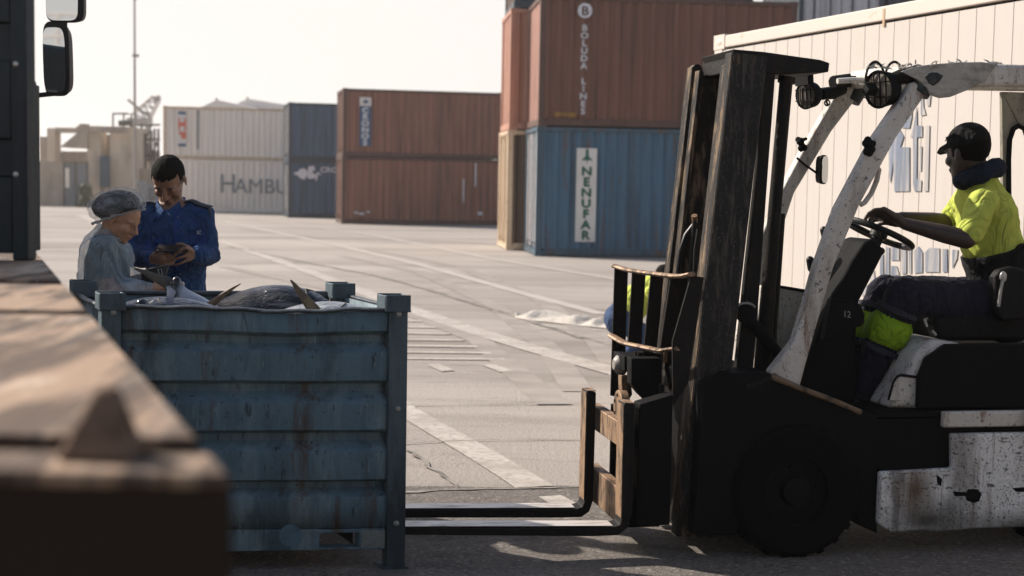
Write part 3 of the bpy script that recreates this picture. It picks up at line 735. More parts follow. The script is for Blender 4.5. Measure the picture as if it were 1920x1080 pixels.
fin_b = mat('fin_brown', (0.10, 0.06, 0.03), 0.6, layers=[((0.22, 0.15, 0.08), (25, 25, 25), 0.45, 0.6, 0.8)])
fin_s = mat('fin_silver', (0.26, 0.26, 0.27), 0.4, layers=[((0.05, 0.05, 0.06), (12, 12, 12), 0.5, 0.65, 0.8)])
pinkf = mat('torn_flesh', (0.55, 0.47, 0.44), 0.5, layers=[((0.40, 0.25, 0.21), (40, 40, 40), 0.5, 0.65, 0.8)], bump=[(80, 0.01)])
def fish(head, tail, R, up, m, label, name='tuna', mb_=None, flat=0.82, tail_fin=True, eye=True, bend=0.0):
    """spindle body in local coordinates: x from tail (0) to head (L), z dorsal"""
    head = V(head); tail = V(tail); X = (head - tail); L = X.length; X.normalize(); up = V(up); Z = (up - X * up.dot(X)).normalized(); Y = Z.cross(X)
    prof_ = ((0.0, .07), (0.03, .075), (0.08, .12), (0.16, .28), (0.28, .58), (0.42, .86), (0.56, 1.0), (0.70, .97), (0.80, .84), (0.88, .64), (0.95, .37), (0.99, .14), (1.0, .05))
    b = MB(); b.tube([(t * L, bend * sin(pi * t), 0) for t, _ in prof_], [(R * q, R * q * flat) for _, q in prof_], n=20, side=(0, 0, 1), rnd=False)
    o = b.build(name, m, sub=1); o.matrix_world = Matrix(((X.x, Y.x, Z.x, tail.x), (X.y, Y.y, Z.y, tail.y), (X.z, Y.z, Z.z, tail.z), (0, 0, 0, 1)))
    tag(o, label, 'fish', 'tuna heaped in the bin')
    if tail_fin:
        t = MB(); q = [(0.06, 0, 0.0), (0.0, 0, 0.05), (-0.06, 0, 0.13), (-0.12, 0, 0.20), (-0.07, 0, 0.11), (-0.02, 0, 0.0), (-0.07, 0, -0.11), (-0.12, 0, -0.20), (-0.06, 0, -0.13), (0.0, 0, -0.05)]
        t.prism([V(p) - V((0, 0.006, 0)) for p in q], (0, 0.012, 0)); t.build('tail_fin', fin_d, o, bevel=0.003)
    if eye:
        for s in (-1, 1):
            e = MB(); e.ell((0.915 * L, s * R * 0.46 * flat, R * 0.1), (R * 0.10, R * 0.05, R * 0.10)); e.build('eye', mat('fish_eye', (0.01, 0.01, 0.012), 0.1), o)
            g_ = MB(); g_.tube([(0.84 * L, s * R * 0.60 * flat, R * 0.42), (0.815 * L, s * R * 0.82 * flat, R * 0.05), (0.83 * L, s * R * 0.66 * flat, -R * 0.4)], 0.004, n=6); g_.build('gill_edge', fin_d, o)
    return o
def blade(o, pts, w, t, m, name='fin'):
    """sickle fin through world points, as a part of fish o"""
    inv = o.matrix_world.inverted(); q = [inv @ V(p) for p in pts]; b = MB()
    b.tube(q, [(w * max(0.12, 1 - i / (len(q) - 0.6)), t * max(0.3, 1 - i / len(q))) for i in range(len(q))], n=8, side=inv.to_3x3() @ V((0.3, -0.9, 0.4)).cross(V(pts[-1]) - V(pts[0])))
    return b.build(name, m, o)
# the one with its tail standing up at the left
b = MB(); b.tube([P(331, 527, 6.20), P(331, 537, 6.20), P(335, 550, 6.20), P(345, 566, 6.21), P(365, 592, 6.23), P(398, 640, 6.26), P(440, 720, 6.28), P(470, 780, 6.3)], [0.020, 0.030, 0.041, 0.064, 0.105, 0.145, 0.12, 0.03], n=22, side=(1, 0.3, 0.3), rnd=True)
fo3 = P(335, 560, 6.21); fa = b.build('tuna', fish_mat('standing_tuna_skin', (0.32, 0.35, 0.40), (0.008, 0.009, 0.014), 0.025, 0.055, 'X'), origin=fo3, sub=1); fa.matrix_world = Matrix.Translation(fo3)
tag(fa, 'tuna with its tail standing up at the left end of the bin', 'fish', 'tuna heaped in the bin')
b = MB(); b.tube([P(328, 560, 6.15) - fo3, P(338, 578, 6.13) - fo3, P(352, 590, 6.11) - fo3], [0.008, 0.014, 0.006], n=8); b.build('keel', fin_d, fa)
blade(fa, [P(326, 541, 6.23), P(312, 529, 6.2), P(292, 521, 6.18), P(270, 510, 6.16), P(252, 503, 6.15)], 0.036, 0.010, fin_d, 'tail_lobe')
blade(fa, [P(320, 533, 6.24), P(322, 546, 6.16), P(318, 560, 6.12), P(311, 572, 6.12)], 0.03, 0.010, fin_s, 'tail_lobe')
tf = MB(); random.seed(5)
for i in range(16):
    c_ = P(random.uniform(322, 344), 531 + random.uniform(-2, 3), 6.2); tf.ell(c_ , (0.008, 0.007, random.uniform(0.004, 0.012)), n=8, m=6)
inv = fa.matrix_world.inverted(); tf.v = [inv @ v for v in tf.v]; tf.build('torn_skin', pinkf, fa, remesh=0.004)
# big dark one across the middle
tuna_b = fish_mat('tuna_skin_belly_up', (0.006, 0.007, 0.011), (0.30, 0.31, 0.33), -0.085, 0.015)
fb = fish(P(640, 592, 6.30), P(322, 606, 6.42), 0.158, (0.02, -0.95, -0.12), tuna_b, 'big dark backed tuna arching highest in the middle of the bin', flat=1.0, tail_fin=False)
blade(fb, [P(383, 580, 6.20), P(402, 566, 6.2), P(420, 552, 6.2), P(436, 541, 6.2), P(451, 532, 6.2)], 0.020, 0.008, fin_b)
blade(fb, [P(592, 586, 6.12), P(578, 568, 6.12), P(563, 549, 6.12), P(553, 535, 6.12), P(545, 525, 6.12)], 0.030, 0.010, fin_b)
blade(fb, [P(384, 577, 6.28), P(380, 568, 6.3), P(376, 558, 6.3)], 0.005, 0.003, fin_d, 'finlet')
sc_ = MB(); sc_.ell(P(409, 567, 6.215), (0.022, 0.012, 0.012)); inv = fb.matrix_world.inverted(); sc_.v = [inv @ v for v in sc_.v]; sc_.build('torn_skin', pinkf, fb)
# pale belly with a head at the left
fc = fish(P(212, 581, 6.10), P(520, 618, 6.2), 0.105, (0.3, -0.75, 0.5), tuna_s, 'pale silver tuna with a dark eye, head against the left post', eye=False, tail_fin=False)
inv = fc.matrix_world.inverted()
e = MB(); e.ell(inv @ P(266, 571, 6.02), (0.026, 0.026, 0.020)); e.build('eye', mat('fish_eye', (0.008, 0.008, 0.01), 0.15, layers=[((0.2, 0.2, 0.2), (60, 60, 60), 0.55, 0.62, 0.8)]), fc)
e = MB(); e.tube([inv @ P(296, 560, 6.03), inv @ P(303, 570, 6.0), inv @ P(302, 584, 6.0)], 0.004, n=6); e.build('gill_edge', fin_d, fc)
fd = fish(P(694, 587, 6.18), P(430, 616, 6.22), 0.084, (0.1, 0.6, 0.6), tuna_s, 'bluish silver tuna lying at the right end under the big one', tail_fin=False)
fe = fish(P(280, 600, 6.3), P(392, 578, 6.34), 0.07, (0.2, -0.5, 0.8), tuna_s, 'small pale fish wedged behind the standing tail', eye=False, tail_fin=False)
fg = fish(P(240, 588, 6.34), P(520, 600, 6.4), 0.085, (0, -0.3, 1), tuna_d, 'dark tuna along the back wall of the bin behind the others', tail_fin=False)
Bi = Matrix.Translation((b0.x, b0.y, 0)) @ Matrix.Rotation(byaw, 4, 'Z')
for i, (x0, x1, y, z, R) in enumerate(((0.1, 1.1, 0.16, 0.80, .12), (1.1, 0.1, 0.36, 0.78, .13), (0.12, 1.1, 0.56, 0.80, .12), (1.08, 0.1, 0.16, 0.56, .13), (0.1, 1.08, 0.40, 0.54, .13), (1.1, 0.1, 0.56, 0.55, .11), (0.1, 1.1, 0.2, 0.32, .13), (1.1, 0.1, 0.48, 0.32, .13))):
    fish(Bi @ V((x1, y, z)), Bi @ V((x0, y, z)), R, (0, 0, 1), tuna_d, 'dark tuna buried in the lower layers of the heap', eye=False, tail_fin=False)

# ================================================================== FLATBED TRUCK (left foreground)
wood = mat('deck_plywood', (0.25, 0.16, 0.098), 0.75, layers=[
    ((0.060, 0.036, 0.024), (13, 1.6, 1), 0.46, 0.54, 0.92), ((0.44, 0.34, 0.25), (6.0, 2.0, 1), 0.50, 0.60, 0.85), ((0.06, 0.042, 0.032), (26, 2.2, 1), 0.52, 0.62, 0.8)], bump=[((40, 4, 40), 0.006)])
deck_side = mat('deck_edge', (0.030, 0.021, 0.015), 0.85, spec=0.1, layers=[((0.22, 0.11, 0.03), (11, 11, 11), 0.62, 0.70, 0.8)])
truck_m = mat('truck_dark_steel', (0.014, 0.021, 0.026), 0.55, spec=0.25, layers=[((0.035, 0.046, 0.054), (6, 6, 1.0), 0.5, 0.68, 0.8), ((0.012, 0.013, 0.014), (18, 18, 3), 0.55, 0.68, 0.8)], bump=[(30, 0.004)])
black_m = mat('black_plastic', (0.007, 0.007, 0.0075), 0.5, spec=0.2)
DZ = 1.40
te = lambda y: G(*(lambda q: q)(edge_px(y)), DZ).x
def edge_x(Yv):           # right edge of the deck: line through the two picked edge points
    a = G(432, 890, DZ); b = G(66, 470, DZ); return a.x + (b.x - a.x) * (Yv - a.y) / (b.y - a.y)
y_near = G(432, 890, DZ).y
tr = empty('flatbed_truck', (edge_x(3) - 1.2, 3.0, 0), 0, 'flatbed truck with worn wooden deck boards and dark headboard in the left foreground', 'truck')
T0 = V(tr.location)
def tl(o): o.location = -T0; o.parent = tr; return o
def quadY(ya, yb, x0=-3.4): return [V((x0 - 0.0, ya, DZ)), V((edge_x(ya), ya, DZ)), V((edge_x(yb), yb, DZ)), V((x0, yb, DZ))]
ysp = [G(0, y, DZ).y if False else (0.25 * FPX / (y - 327)) for y in (888, 850, 820, 590, 582, 532, 526, 490)]
for a, b in ((y_near, ysp[1]), (ysp[2], ysp[3]), (ysp[4], ysp[5]), (ysp[6], 4.7)):
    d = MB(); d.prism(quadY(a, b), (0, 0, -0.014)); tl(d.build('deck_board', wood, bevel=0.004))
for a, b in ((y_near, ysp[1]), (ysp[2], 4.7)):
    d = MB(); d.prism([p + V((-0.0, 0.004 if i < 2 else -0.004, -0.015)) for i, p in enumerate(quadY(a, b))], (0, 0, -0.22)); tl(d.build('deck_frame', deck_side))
# pyramid cone on the near edge
c_ = G(172, 872, DZ); d = MB(); pr = []
hx, hy = 0.034, 0.03; cx, cy = c_.x - 0.002, c_.y + 0.035
apex = [(-0.008, -0.006), (0.008, -0.006), (0.008, 0.006), (-0.008, 0.006)]
A_ = [V((cx + sx * hx, cy + sy * hy, DZ + 0.001)) for sx, sy in ((-1, -1), (1, -1), (1, 1), (-1, 1))]
Bq = [V((cx + x * 1.3 + 0.006, cy + y, DZ + 0.064)) for x, y in apex]
d.loft(A_, Bq); tl(d.build('locating_cone', mat('cone_steel', (0.15, 0.10, 0.07), 0.7, spec=0.1, layers=[((0.05, 0.034, 0.024), (30, 30, 30), 0.5, 0.66, 0.8)]), bevel=0.008, seg=3))
# headboard with side post
yh = 4.09; px_ = P(52, 480, yh).x
d = MB(); d.span((px_ - 0.045, yh, DZ), (px_, yh + 0.08, 2.75)); hp0 = tl(d.build('headboard_post', truck_m, bevel=0.006))
d = MB()
for z in (DZ + 0.33 * i + 0.02 for i in range(4)): d.span((px_ - 1.9, yh + 0.006, z), (px_ - 0.046, yh + 0.03, z + 0.22)); d.span((px_ - 1.9, yh + 0.02, z + 0.22), (px_ - 0.046, yh + 0.034, z + 0.33))
tl(d.build('headboard_panel', truck_m, bevel=0.004))
d = MB()
for yy in (120, 327): q = P(30, yy, yh); d.ell((q.x, yh - 0.002, q.z), (0.008, 0.005, 0.008), n=12, m=8)
d.build('bolt', mat('bolt_bright', (0.45, 0.45, 0.43), 0.35, 0.6), hp0)
yb_ = 4.62; bx = P(64, 300, yb_).x
d = MB(); d.span((bx - 0.03, yb_, DZ), (bx, yb_ + 0.06, P(60, 158, yb_).z)); d.prism([P(55, 158, yb_), P(60, 150, yb_), P(62, 160, yb_)], (0, 0.04, 0)); tl(d.build('stake', truck_m, bevel=0.004))
# cab and side mirrors
TD = V((-0.357, 0.934, 0)); TR = V((0.934, 0.357, 0))
cb = V((edge_x(7.05), 7.05, 0)) - TR * 0.10; cabw, cabl = 2.3, 1.75
def cp(r, d_, z): return cb - TR * r + TD * d_ + V((0, 0, z))
d = MB(); prof2 = [(0.0, 0.75), (0.0, 2.3), (0.12, 2.42), (1.2, 2.42), (1.62, 1.7), (1.72, 0.75)]
d.loft([cp(0, a, z) for a, z in prof2], [cp(cabw, a, z) for a, z in prof2]); cab = tl(d.build('cab', truck_m, bevel=0.05, seg=3))
d = MB(); d.loft([cp(-0.004, a, z) for a, z in ((0.45, 1.55), (0.45, 2.15), (1.15, 2.15), (1.45, 1.55))], [cp(0.02, a, z) for a, z in ((0.45, 1.55), (0.45, 2.15), (1.15, 2.15), (1.45, 1.55))]); o = d.build('side_window', mat('dark_glass', (0.01, 0.013, 0.015), 0.05)); o.parent = cab
ym = 8.0
glass = mat('mirror_glass', (0.55, 0.57, 0.58), 0.03, 1.0)
def mirror(cx_, cy_, wpx, hpx, tilt, nm):
    c = P(cx_, cy_, ym); w_ = wpx / FPX * ym; h_ = hpx / FPX * ym; b = MB(); n = 28; ringA = []; ringB = []; ringC = []
    for i in range(n):
        t = 2 * pi * i / n; sx = math.copysign(abs(cos(t)) ** 0.42, cos(t)); sz = math.copysign(abs(sin(t)) ** 0.42, sin(t))
        ringA.append(V((c.x + sx * w_ / 2 - sz * tilt * w_, ym, c.z + sz * h_ / 2)))
        ringB.append(V((c.x + sx * w_ / 2 * 0.8 - sz * tilt * w_, ym + 0.12, c.z + sz * h_ / 2 * 0.85)))
        ringC.append(V((c.x + sx * w_ / 2 * 0.82 - sz * tilt * w_ - w_ * 0.06, ym - 0.002, c.z + sz * h_ / 2 * 0.86 - h_ * 0.02)))
    b.loft(ringA, ringB); h = tl(b.build(nm, black_m, bevel=0.008))
    g_ = MB(); g_.prism(ringC, (0, -0.004, 0)); go = g_.build('mirror_glass', glass); go.parent = h
    return h
mirror(105, 110, 50, 140, 0.03, 'side_mirror')
mirror(121, 2, 72, 80, 0.0, 'wide_angle_mirror')
d = MB(); a_ = P(62, 178, ym); b_ = P(96, 176, ym + 0.05); d.tube([cp(0.0, 1.2, a_.z), V((a_.x, ym + 0.05, a_.z)), b_, P(112, 174, ym + 0.06)], 0.014, n=8)
d.tube([P(118, 174, ym + 0.07), P(126, -60, ym + 0.07)], 0.012, n=8); tl(d.build('mirror_arm', black_m))
# chassis and wheels below the deck
d = MB()
for r in (0.75, 1.5):
    p0 = V((edge_x(2.2), 2.2, 0)) - TR * r; p1 = V((edge_x(8.3), 8.3, 0)) - TR * r
    d.tube([p0 + V((0, 0, 1.03)), p1 + V((0, 0, 1.03))], (0.14, 0.05), n=4, side=(0, 0, 1))
tl(d.build('chassis_rail', black_m))
tyre_m = mat('truck_tyre', (0.004, 0.004, 0.0042), 0.9, spec=0.08, bump=[(50, 0.004)])
def wheel(c, ax, r, w_, parent_fn, rim_mat, treads=28, rim_frac=0.55, bolts=8):
    ax = V(ax).normalized(); c = V(c); h = w_ / 2; up = V((0, 0, 1)); q = ax.cross(up)
    b = MB(); pr = ((rim_frac, -0.92), (0.90, -1.0), (0.975, -0.86), (1.0, -0.6), (1.0, 0.6), (0.975, 0.86), (0.90, 1.0), (rim_frac, 0.92))
    n = 40; vs = []; 
    for (rr, dd) in pr:
        for j in range(n): a_ = 2 * pi * j / n; vs.append(c + ax * dd * h + (up * sin(a_) + q * cos(a_)) * r * rr)
    k = len(pr); b.add(vs, [(i * n + j, i * n + (j + 1) % n, ((i + 1) % k) * n + (j + 1) % n, ((i + 1) % k) * n + j) for i in range(k) for j in range(n)])
    for j in range(treads):
        a_ = 2 * pi * j / treads; d_ = up * sin(a_) + q * cos(a_)
        R_ = Matrix((ax, d_.cross(ax), d_)).transposed()
        for s in (-1, 1): b.box(c + d_ * r * 0.999 + ax * s * h * 0.45, (h * 0.7, r * 0.10, r * 0.05), R_)
    t_ = parent_fn(b.build('tyre', tyre_m, angle=30))
    m2 = MB()
    for s in (-1, 1):
        m2.tube([c + ax * s * h * 0.55, c + ax * s * h * 0.60], r * rim_frac * 1.02, n=32); m2.tube([c + ax * s * h * 0.6, c + ax * s * h * 0.8, c + ax * s * h * 0.84], [r * 0.24, r * 0.2, r * 0.12], n=20)
        for j in range(bolts):
            a_ = 2 * pi * j / bolts + 0.2; p = c + (up * sin(a_) + q * cos(a_)) * r * 0.36; m2.tube([p + ax * s * h * 0.6, p + ax * s * h * 0.70], r * 0.035, n=6)
    o = m2.build('rim', rim_mat); o.parent = t_; return t_
rim_dk = mat('dark_rim', (0.006, 0.006, 0.0065), 0.6, 0.0, spec=0.2)
for yy in (2.9, 7.9):
    for r in (0.26, 2.0): wheel(V((edge_x(yy), yy, 0)) - TR * r + V((0, 0, 0.5)), TR, 0.5, 0.28, tl, rim_dk)
# ================================================================== FORKLIFT
FA = rad(11.0)
FO = G(1493, 1049); FO.z = 0
fk = empty('forklift', FO, FA, 'old scuffed white forklift with rusty mast and forks reaching into the fish bin', 'forklift')
FRi = Matrix.Rotation(-FA, 3, 'Z')
fo_ = FRi @ (CAM - FO)
def fl(px, py, v):                                # picture ray met with the forklift's own lengthwise plane y = v
    d = FRi @ ray(px, py); return fo_ + d * ((v - fo_.y) / d.y)
def fu(px, py, u):                                # ... with its crosswise plane x = u
    d = FRi @ ray(px, py); return fo_ + d * ((u - fo_.x) / d.x)
def tr_(pts, v): return [fl(x, y, v) for x, y in pts]
def slab(pts, v0, v1):                            # side outline as seen at v0, carried to v1 (same u, w)
    b = MB(); b.prism(tr_(pts, v0), (0, v1 - v0, 0)); return b
fwhite = mat('forklift_white_paint', (0.44, 0.41, 0.37), 0.6, layers=[
    ((0.03, 0.026, 0.022), (50, 50, 42), 0.59, 0.64, 0.85), ((0.14, 0.115, 0.09), (6, 6, 2.2), 0.50, 0.66, 0.75), ((0.13, 0.065, 0.03), (12, 12, 2.6), 0.58, 0.66, 0.8),
    ((0.02, 0.02, 0.02), (150, 150, 130), 0.60, 0.65, 0.75), ((0.55, 0.53, 0.50), (3, 3, 3), 0.5, 0.7, 0.5)], bump=[(40, 0.002)])
fbody = mat('forklift_body_paint', (0.62, 0.61, 0.59), 0.6, layers=[
    ((0.12, 0.105, 0.09), (3.5, 3.5, 1.0), 0.48, 0.66, 0.75), ((0.016, 0.016, 0.016), (14, 40, 40), 0.60, 0.65, 0.85), ((0.10, 0.05, 0.025), (16, 16, 1.1), 0.56, 0.66, 0.75),
    ((0.014, 0.014, 0.014), (95, 95, 75), 0.56, 0.61, 0.8), ((0.07, 0.06, 0.05), (9, 9, 0.8), 0.55, 0.66, 0.7), ((0.72, 0.71, 0.70), (10, 60, 30), 0.62, 0.68, 0.6), ((0.15, 0.08, 0.04), (9, 9, 1.4), 0.60, 0.68, 0.7)], bump=[(40, 0.003), (6, 0.02)], spots=[((0.05, 0.045, 0.04), (0.62, 0.0, 0.16), (0.30, 0.2, 0.13), 0.9), ((0.05, 0.045, 0.04), (1.2, 0.0, 0.12), (0.6, 0.2, 0.09), 0.9), ((0.09, 0.055, 0.03), (0.56, 0, 0.30), (0.12, 0.2, 0.16), 0.9)])
fblack = mat('forklift_black', (0.0045, 0.0045, 0.0048), 0.7, spec=0.08, layers=[((0.009, 0.008, 0.0075), (9, 9, 9), 0.55, 0.7, 0.8)], bump=[(60, 0.002)])
fgrease = mat('greasy_steel', (0.009, 0.008, 0.007), 0.6, 0.0, spec=0.12, layers=[((0.028, 0.020, 0.014), (16, 16, 5), 0.52, 0.66, 0.8), ((0.008, 0.008, 0.008), (50, 50, 20), 0.52, 0.62, 0.8)], bump=[(60, 0.004)])
frust = mat('rusty_fork_steel', (0.24, 0.145, 0.08), 0.6, 0.25, layers=[((0.050, 0.032, 0.021), (17, 17, 7), 0.46, 0.60, 0.92), ((0.34, 0.25, 0.16), (22, 22, 5), 0.54, 0.68, 0.7), ((0.03, 0.022, 0.017), (50, 50, 50), 0.60, 0.68, 0.7)], bump=[(70, 0.003)])
fplate = mat('mast_plate', (0.018, 0.017, 0.016), 0.65, spec=0.15, layers=[((0.075, 0.064, 0.052), (48, 48, 8), 0.50, 0.64, 0.8), ((0.09, 0.085, 0.075), (90, 90, 70), 0.58, 0.66, 0.6), ((0.008, 0.008, 0.008), (7, 7, 3), 0.50, 0.68, 0.8)], bump=[(70, 0.003)])
ftine = mat('worn_highlight_tine_steel', (0.62, 0.56, 0.51), 0.38, 0.35, layers=[((0.10, 0.075, 0.06), (5, 30, 30), 0.50, 0.66, 0.7)], bump=[(50, 0.002)])
def B(mb, name, m, parent=fk, **k): return mb.build(name, m, parent, **k)

# --- mast: two outer channels, two inner channels
MF = [(1372, 93), (1268, 1006)]                   # front edge of the near channel
def mfront(y): return MF[0][0] + (y - MF[0][1]) * (MF[1][0] - MF[0][0]) / (MF[1][1] - MF[0][1])
top_ = fl(1372, 93, 0.12); bot = fl(1268, 1006, 0.12)
back_t = fl(1437, 130, 0.12); mw = 0.168
ax_m = (top_ - bot).normalized(); nb_m = V((ax_m.z, 0, -ax_m.x))   # rearward, square to the mast
def channel(v0, v1, t0, t1, depth, thick, nm, m_, off=0.0, opening=1):
    """C section: web on the outer side, two flanges; opening=+1 opens towards +v"""
    L = (top_ - bot).length; a = bot + ax_m * (t0 * L) + nb_m * off; c = bot + ax_m * (t1 * L) + nb_m * off
    def q(p, d, v): r = p + nb_m * d; return V((r.x, v, r.z))
    b = MB(); vw = (v0, v0 + thick) if opening > 0 else (v1 - thick, v1)
    b.loft([q(a, 0, vw[0]), q(a, depth, vw[0]), q(a, depth, vw[1]), q(a, 0, vw[1])], [q(c, 0, vw[0]), q(c, depth, vw[0]), q(c, depth, vw[1]), q(c, 0, vw[1])])
    f0, f1 = (v0 + thick + 0.0005, v1) if opening > 0 else (v0, v1 - thick - 0.0005)
    for d0 in (0.0, depth - thick * 1.3):
        b.loft([q(a, d0, f0), q(a, d0 + thick * 1.3, f0), q(a, d0 + thick * 1.3, f1), q(a, d0, f1)], [q(c, d0, f0), q(c, d0 + thick * 1.3, f0), q(c, d0 + thick * 1.3, f1), q(c, d0, f1)])
    return B(b, nm, m_, bevel=0.004)
rustface = mat('mast_channel_steel', (0.016, 0.013, 0.011), 0.55, 0.0, spec=0.15, layers=[((0.19, 0.135, 0.085), (22, 22, 4), 0.50, 0.64, 0.9), ((0.012, 0.011, 0.010), (40, 40, 12), 0.54, 0.64, 0.85)], bump=[(60, 0.004)])
channel(0.12, 0.20, 0.0, 0.995, mw, 0.018, 'mast_channel', rustface, 0, 1)
channel(0.66, 0.74, 0.0, 0.985, mw, 0.018, 'mast_channel', rustface, 0, -1)
channel(0.215, 0.28, 0.02, 0.975, mw * 0.9, 0.015, 'inner_mast_channel', rustface, 0.012, 1)
channel(0.58, 0.645, 0.02, 0.975, mw * 0.9, 0.015, 'inner_mast_channel', rustface, 0.012, -1)
b = MB(); L_ = (top_ - bot).length
def mp(t, d, v): r = bot + ax_m * (t * L_) + nb_m * d; return V((r.x, v, r.z))
b.loft([mp(0.06, 0.004, 0.115), mp(0.06, mw - 0.006, 0.115), mp(0.995, mw - 0.006, 0.115), mp(0.995, 0.004, 0.115)], [mp(0.06, 0.004, 0.1195), mp(0.06, mw - 0.006, 0.1195), mp(0.995, mw - 0.006, 0.1195), mp(0.995, 0.004, 0.1195)])
B(b, 'mast_side_plate', fplate)
B(slab([(1430, 132), (1454, 137), (1448, 220), (1441, 310), (1426, 520), (1412, 700), (1398, 820), (1370, 820), (1400, 520), (1424, 300)], 0.21, 0.214 + 0.05), 'inner_mast_web', fgrease, bevel=0.003)
for t, dep, d0, nm in ((0.985, 0.10, 0.05, 'mast_crossbar'), (0.52, 0.05, mw - 0.06, 'mast_crossbar'), (0.03, 0.12, 0.03, 'mast_crossbar')):
    b = MB(); b.loft([mp(t - 0.022, d0, 0.20), mp(t - 0.022, d0 + dep, 0.20), mp(t + 0.012, d0 + dep, 0.20), mp(t + 0.012, d0, 0.20)], [mp(t - 0.022, d0, 0.66), mp(t - 0.022, d0 + dep, 0.66), mp(t + 0.012, d0 + dep, 0.66), mp(t + 0.012, d0, 0.66)])
    B(b, nm, fgrease, bevel=0.004)
b = slab([(1374, 92), (1432, 97), (1495, 106), (1538, 112), (1556, 118), (1554, 135), (1500, 138), (1440, 140), (1384, 118)], 0.205, 0.64); B(b, 'mast_top_guard', fgrease, bevel=0.005)
for v in (0.14, 0.70):
    b = MB(); b.tube([mp(0.982, 0.03, v - 0.03), mp(0.982, 0.03, v + 0.03)], 0.022, n=16); B(b, 'mast_roller', rustface)
b = MB(); b.tube(tr_([(1474, 152), (1452, 400), (1433, 640), (1418, 800)], 0.27), [0.030, 0.030, 0.036, 0.036], n=16); b.tube(tr_([(1476, 144), (1474, 156)], 0.27), 0.040, n=16); B(b, 'lift_cylinder', fgrease)
b = MB(); b.tube(tr_([(1461, 400), (1438, 700)], 0.62), [0.03, 0.036], n=16); B(b, 'lift_cylinder', fgrease)
for dv in (0.40, 0.46):
    b = MB()
    for i in range(60):
        t = 0.30 + 0.66 * i / 60; p = mp(t, 0.10, dv); b.box(p, (0.012, 0.024 if i % 2 else 0.014, 0.030))
    B(b, 'lift_chain', fgrease)
hose_m = mat('rubber_hose', (0.008, 0.008, 0.008), 0.45, spec=0.2)
for pts, v in (([(1303, 408), (1300, 440), (1296, 480), (1293, 540), (1290, 640)], 0.5), ([(1302, 420), (1286, 440), (1276, 470), (1271, 510), (1270, 600)], 0.52), ([(1310, 430), (1304, 470), (1302, 530), (1300, 640)], 0.46), ([(1262, 600), (1254, 640), (1250, 690), (1258, 730)], 0.42)):
    b = MB(); b.tube(tr_(pts, v), 0.011, n=8); B(b, 'hydraulic_hose', hose_m)
b = MB(); b.tube([fl(1302, 404, 0.49), fl(1303, 416, 0.51)], 0.014, n=8); B(b, 'hose_fitting', frust)
b = MB(); b.tube(tr_([(1395, 590), (1440, 640), (1480, 690)], 0.2), [0.030, 0.028, 0.026], n=14); b.tube([fl(1398, 588, 0.16), fl(1398, 588, 0.26)], 0.045, n=20); B(b, 'tilt_cylinder', fblack)
b = MB(); pts = [fl(1398 + 22 * cos(a), 588 + 20 * sin(a), 0.155) for a in [pi * (0.9 + 0.9 * i / 12) for i in range(13)]]; b.tube(pts, 0.006, n=6); B(b, 'tilt_pin_ring', mat('worn_pin', (0.22, 0.22, 0.21), 0.4, 0.5))

# --- carriage, backrest, forks
def fork(v0, v1, top, fb, heel_in, side):
    """L shaped fork: outline traced on its near side at v0"""
    o = tr_(side, v0); b = MB(); b.prism(o, (0, v1 - v0, 0)); return B(b, 'fork', fgrease, bevel=0.005, seg=2)
near_side = [(1171, 756), (1191, 757), (1188, 900), (1186, 962), (1178, 988), (1160, 1004), (1110, 1006), (745, 1003), (722, 1000), (722, 996), (745, 990), (1110, 990), (1152, 989), (1163, 984), (1166, 975)]
far_side = [(1101, 733), (1118, 736), (1114, 880), (1112, 940), (1105, 960), (1090, 970), (1040, 971), (745, 971), (715, 967), (715, 963), (745, 956), (1040, 955), (1080, 955), (1092, 951), (1096, 942)]
f1 = fork(0.09, 0.20, 0, 0, 0, near_side); f2 = fork(0.62, 0.73, 0, 0, 0, far_side)
for o, sd_, v0, v1, yy in ((f1, near_side, 0.09, 0.20, (1150, 988, 745, 989)), (f2, far_side, 0.62, 0.73, (1078, 953.5, 745, 955))):
    a, c = fl(yy[0], yy[1] - 0.6, v0), fl(yy[2], yy[3] - 0.6, v0)
    b = MB(); b.prism([a + V((0, 0.006, 0.001)), c + V((0, 0.006, 0.001)), c + V((0, v1 - v0 - 0.006, 0.001)), a + V((0, v1 - v0 - 0.006, 0.001))], (0, 0, 0.002)); t_ = b.build('worn_highlight_top_face', ftine, o)  # worn steel, paler so that its white highlight is in the colour
for o, v0, v1, pts in ((f1, 0.09, 0.20, [(1171, 757), (1166, 972)]), (f2, 0.62, 0.73, [(1101, 734), (1096, 938)])):
    a, c = fl(*pts[0], v0), fl(*pts[1], v0)
    b = MB(); b.prism([a + V((-0.003, 0.005, -0.006)), c + V((-0.003, 0.005, 0.0)), c + V((-0.003, v1 - v0 - 0.005, 0.0)), a + V((-0.003, v1 - v0 - 0.005, -0.006))], (0.0025, 0, 0)); b.build('worn_sunlit_front_face', frust, o)  # rust wear plus the sunlit tone; fork body coloured dark for its shaded sides
    b = MB(); b.prism([a + V((0.002, 0.005, 0.0012)), a + V((0.045, 0.005, 0.0012)), a + V((0.045, v1 - v0 - 0.005, 0.0012)), a + V((0.002, v1 - v0 - 0.005, 0.0012))], (0, 0, 0.002)); b.build('worn_end_face', frust, o)
def bar(px, y0, y1, v_at, va, vb, du, m, nm, **k):
    a, c = fl(px, y0, v_at), fl(px, y1, v_at); b = MB(); b.span((a.x, va, a.z), (a.x + du, vb, c.z)); return B(b, nm, m, **k)
bar(1124, 768, 812, 0.60, 0.205, 0.80, 0.05, frust, 'carriage_bar', bevel=0.005)
bar(1121, 884, 948, 0.60, 0.205, 0.80, 0.05, frust, 'carriage_bar', bevel=0.005)
ca = fl(1124, 768, 0.60); cbm = fl(1121, 948, 0.60)
